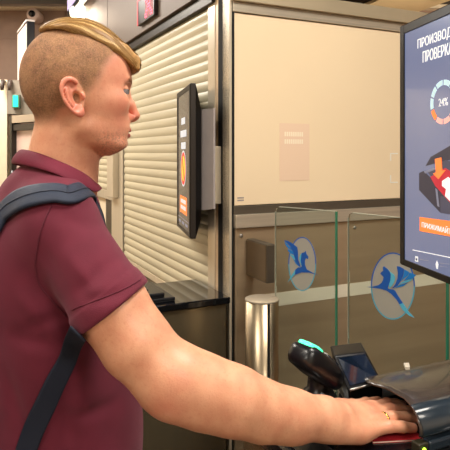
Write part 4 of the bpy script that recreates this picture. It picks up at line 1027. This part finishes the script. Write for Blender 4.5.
# spot lamp
lp_=W(79,13,4.1); sl=empty('spot_lamp','bright round spot lamp beside the overhead monitor','lamp',lp_)
fl=Fr(lp_,(1,0,0),Zv,(0.3,-1,-.3))
fl=Fr(lp_,Vector((1,.3,0)),Vector((1,.3,0)).cross(Vector((.3,-1,-.3))),Vector((.3,-1,-.3)))
bm=bmesh.new(); lathe(bm,fl,[(.03,-.10),(.06,-.04),(.07,.0)],24,True); build('lamp_housing',bm,mat('lamp_body',(200,196,190),.4,.5),sl,0,True)
bm=bmesh.new(); lathe(bm,fl,[(.062,.001),(.055,.012),(.01,.02)],24,True); build('lamp_glass',bm,mat('lamp_glow',(255,240,214),.3,emit=(255,236,206),estr=9),sl,0,True)
bm=bmesh.new(); tube(bm,[lp_+Vector((0,.05,.02)),Vector((lp_.x,lp_.y+.05,ZC-.001))],.012,8); build('lamp_stem',bm,darkst,sl)
# cream partition, header box with exit light, framed glass door
st_=mkbox('wall_partition',WF,(XL,W(7,0,4.62).x,4.62,4.72,0,2.165),cream); struct(st_)
for px,lb_ in ((2.5,'leftmost of two small dark hooks at the top of the cream partition'),(10,'second small dark hook, beside the grey header box')):
    p=W(px,86,4.58); bm=bmesh.new(); tube(bm,[p+Vector((0,.05,.045)),p+Vector((0,0,.04)),p+Vector((0,-.01,-.01)),p+Vector((0,-.005,-.035))],[.012,.016,.018,.014],8); tag(build('wall_hook',bm,mat('hook_dark',(60,48,40),.5),None,0,True),lb_,'hook','dark hooks on the partition')
hd=mkbox('door_header',WF,(W(7.2,0,4.6).x,W(34,0,4.6).x,4.60,4.75,W(7,114,4.6).z,W(7,80,4.6).z),mat('header_grey',(132,122,108),.6)); hd['kind']='structure'; hd.name='trim_3'
ex=empty('exit_light','small glowing green sign on the grey door header','sign',W(16,107,4.57)); x0=W(13.3,0,4.57).x; x1=W(18.3,0,4.57).x
mkbox('sign_case',WF,(x0-.01,x1+.01,4.565,4.598,W(0,108,4.57).z,W(0,94.5,4.57).z),mat('sign_case',(90,110,96),.4),ex,.003)
mkbox('lit_face',WF,(x0,x1,4.561,4.5645,W(0,107,4.57).z,W(0,95.5,4.57).z),mat('sign_green',(40,230,170),.4,emit=(30,235,170),estr=1.1),ex,.001)
dm=mat('door_frame_dark',(52,48,44),.4,.5); dl=mat('door_frame_light',(170,158,142),.4,.5)
fd=Fr((W(13,0,4.55).x,4.55,0),(.75,-.66,0),Zv,(-.66,-.75,0)); 
dt=empty('door_1','','',fd(.3,0,0)); del dt['label']; del dt['category']; dt['kind']='structure'
for nm_,r,m_ in (('door_jamb',(0,.035,0,1.86,-.05,.03),dm),('door_rail',(.035,.62,1.80,1.86,-.05,.03),dl),('door_rail',(.035,.62,1.74,1.79,-.05,.02),dm),('door_jamb',(.60,.635,0,1.80,-.05,.03),dl)): mkbox(nm_,fd,r,m_,dt,.002)
mkbox('door_pane',fd,(.035,.60,.05,1.74,-.02,-.012),mat('door_glass_pink',(206,176,164),.12,coat=.3),dt)
p=fd(.07,1.42,.04); bm=bmesh.new(); tube(bm,[p,p+Vector((0,0,-.12)),p+Vector((.02,-.01,-.2))],[.018,.026,.02],8); build('door_closer',bm,blackm,dt,0,True)
# bright ceiling coffers to the right, beyond the booth
gold=mat('cream_gold_panel',(240,214,166),.45,.0,var=.06,scale=4)
for i,(x0,x1,y0,y1,dz,rz) in enumerate(((1.3,2.1,4.3,5.5,.10,.5),(1.7,2.6,3.5,4.5,.18,-.4),(2.5,3.4,4.4,5.5,.06,.3),(2.3,3.3,3.2,4.2,.12,.2))):
    cx_,cy_=(x0+x1)/2,(y0+y1)/2; fr=Fr((cx_,cy_,ZC-dz),(math.cos(rz),math.sin(rz),.10),(-math.sin(rz),math.cos(rz),-.06),Zv); fr.w=fr.u.cross(fr.v).normalized()
    o=mkbox('ceiling_panel',fr,(-(x1-x0)/2,(x1-x0)/2,-(y1-y0)/2,(y1-y0)/2,-.012,.012),gold); o.name='trim_%d'%(4+i); struct(o)
# ---- ceiling lights
def panel_light(label,x,y,sx,sy,energy,col=(1,.935,.84),vis=3.0):
    t=empty('ceiling_light',label,'ceiling light',(x,y,ZC-.06),'square ceiling lights')
    mkbox('frame',WF,(x-sx/2-.03,x+sx/2+.03,y-sy/2-.03,y+sy/2+.03,ZC-.05,ZC-.001),alum,t,.004)
    mkbox('diffuser',WF,(x-sx/2,x+sx/2,y-sy/2,y+sy/2,ZC-.056,ZC-.050),mat('lamp_diffuser',(250,244,232),.5,emit=(255,236,208),estr=vis),t)
    l=bpy.data.lights.new('ceiling_lamp','AREA'); l.shape='RECTANGLE'; l.size=sx; l.size_y=sy; l.energy=energy; l.color=col
    o=bpy.data.objects.new('ceiling_lamp',l); COL.objects.link(o); o.location=(x,y,ZC-.06); return t
w=bpy.data.worlds.new('world'); scene.world=w; w.use_nodes=True; w.node_tree.nodes['Background'].inputs[0].default_value=(1,.88,.74,1); w.node_tree.nodes['Background'].inputs[1].default_value=.3
panel_light('square ceiling light just ahead of the camera, over the gates',.75,.9,.6,.6,40)
panel_light('square ceiling light over the man',-.9,.6,.6,.6,24)
panel_light('added square ceiling light behind the camera to the right',1.2,-1.2,.9,.6,50)  # unseen panel, added so the metal has something bright to reflect
panel_light('added square ceiling light behind the camera to the left',-1.2,-1.2,.9,.6,24)  # left-hand partner, also out of view and added for reflections
panel_light('square ceiling light in front of the roller shutter',-1.5,2.6,.6,.6,28)
panel_light('square ceiling light over the far left wall',-2.2,4.0,.6,.6,62)
def pt(loc,e,col,r=.08):
    l=bpy.data.lights.new('point_light','POINT'); l.energy=e; l.color=col; l.shadow_soft_size=r; o=bpy.data.objects.new('point_light',l); COL.objects.link(o); o.location=loc
pt(lp_+Vector((.05,-.16,-.06)),3,(1,.84,.66)); pt((2.1,3.6,2.3),110,(1,.86,.66),.15)  # second light has no fixture: added behind the booth to brighten the coffers
# ================================================================ camera + render settings
cam=bpy.data.cameras.new('camera'); co=bpy.data.objects.new('camera',cam); COL.objects.link(co); co.location=(0,0,CAMZ); co.rotation_euler=(math.pi/2,0,0)
cam.sensor_width=36; cam.sensor_fit='HORIZONTAL'; cam.lens=F/450*36; cam.shift_y=-(225-HY)/450; cam.clip_start=.05; scene.camera=co
vs=scene.view_settings; vs.view_transform='Standard'; vs.look='None'; vs.gamma=1; vs.use_curve_mapping=False; vs.exposure=0
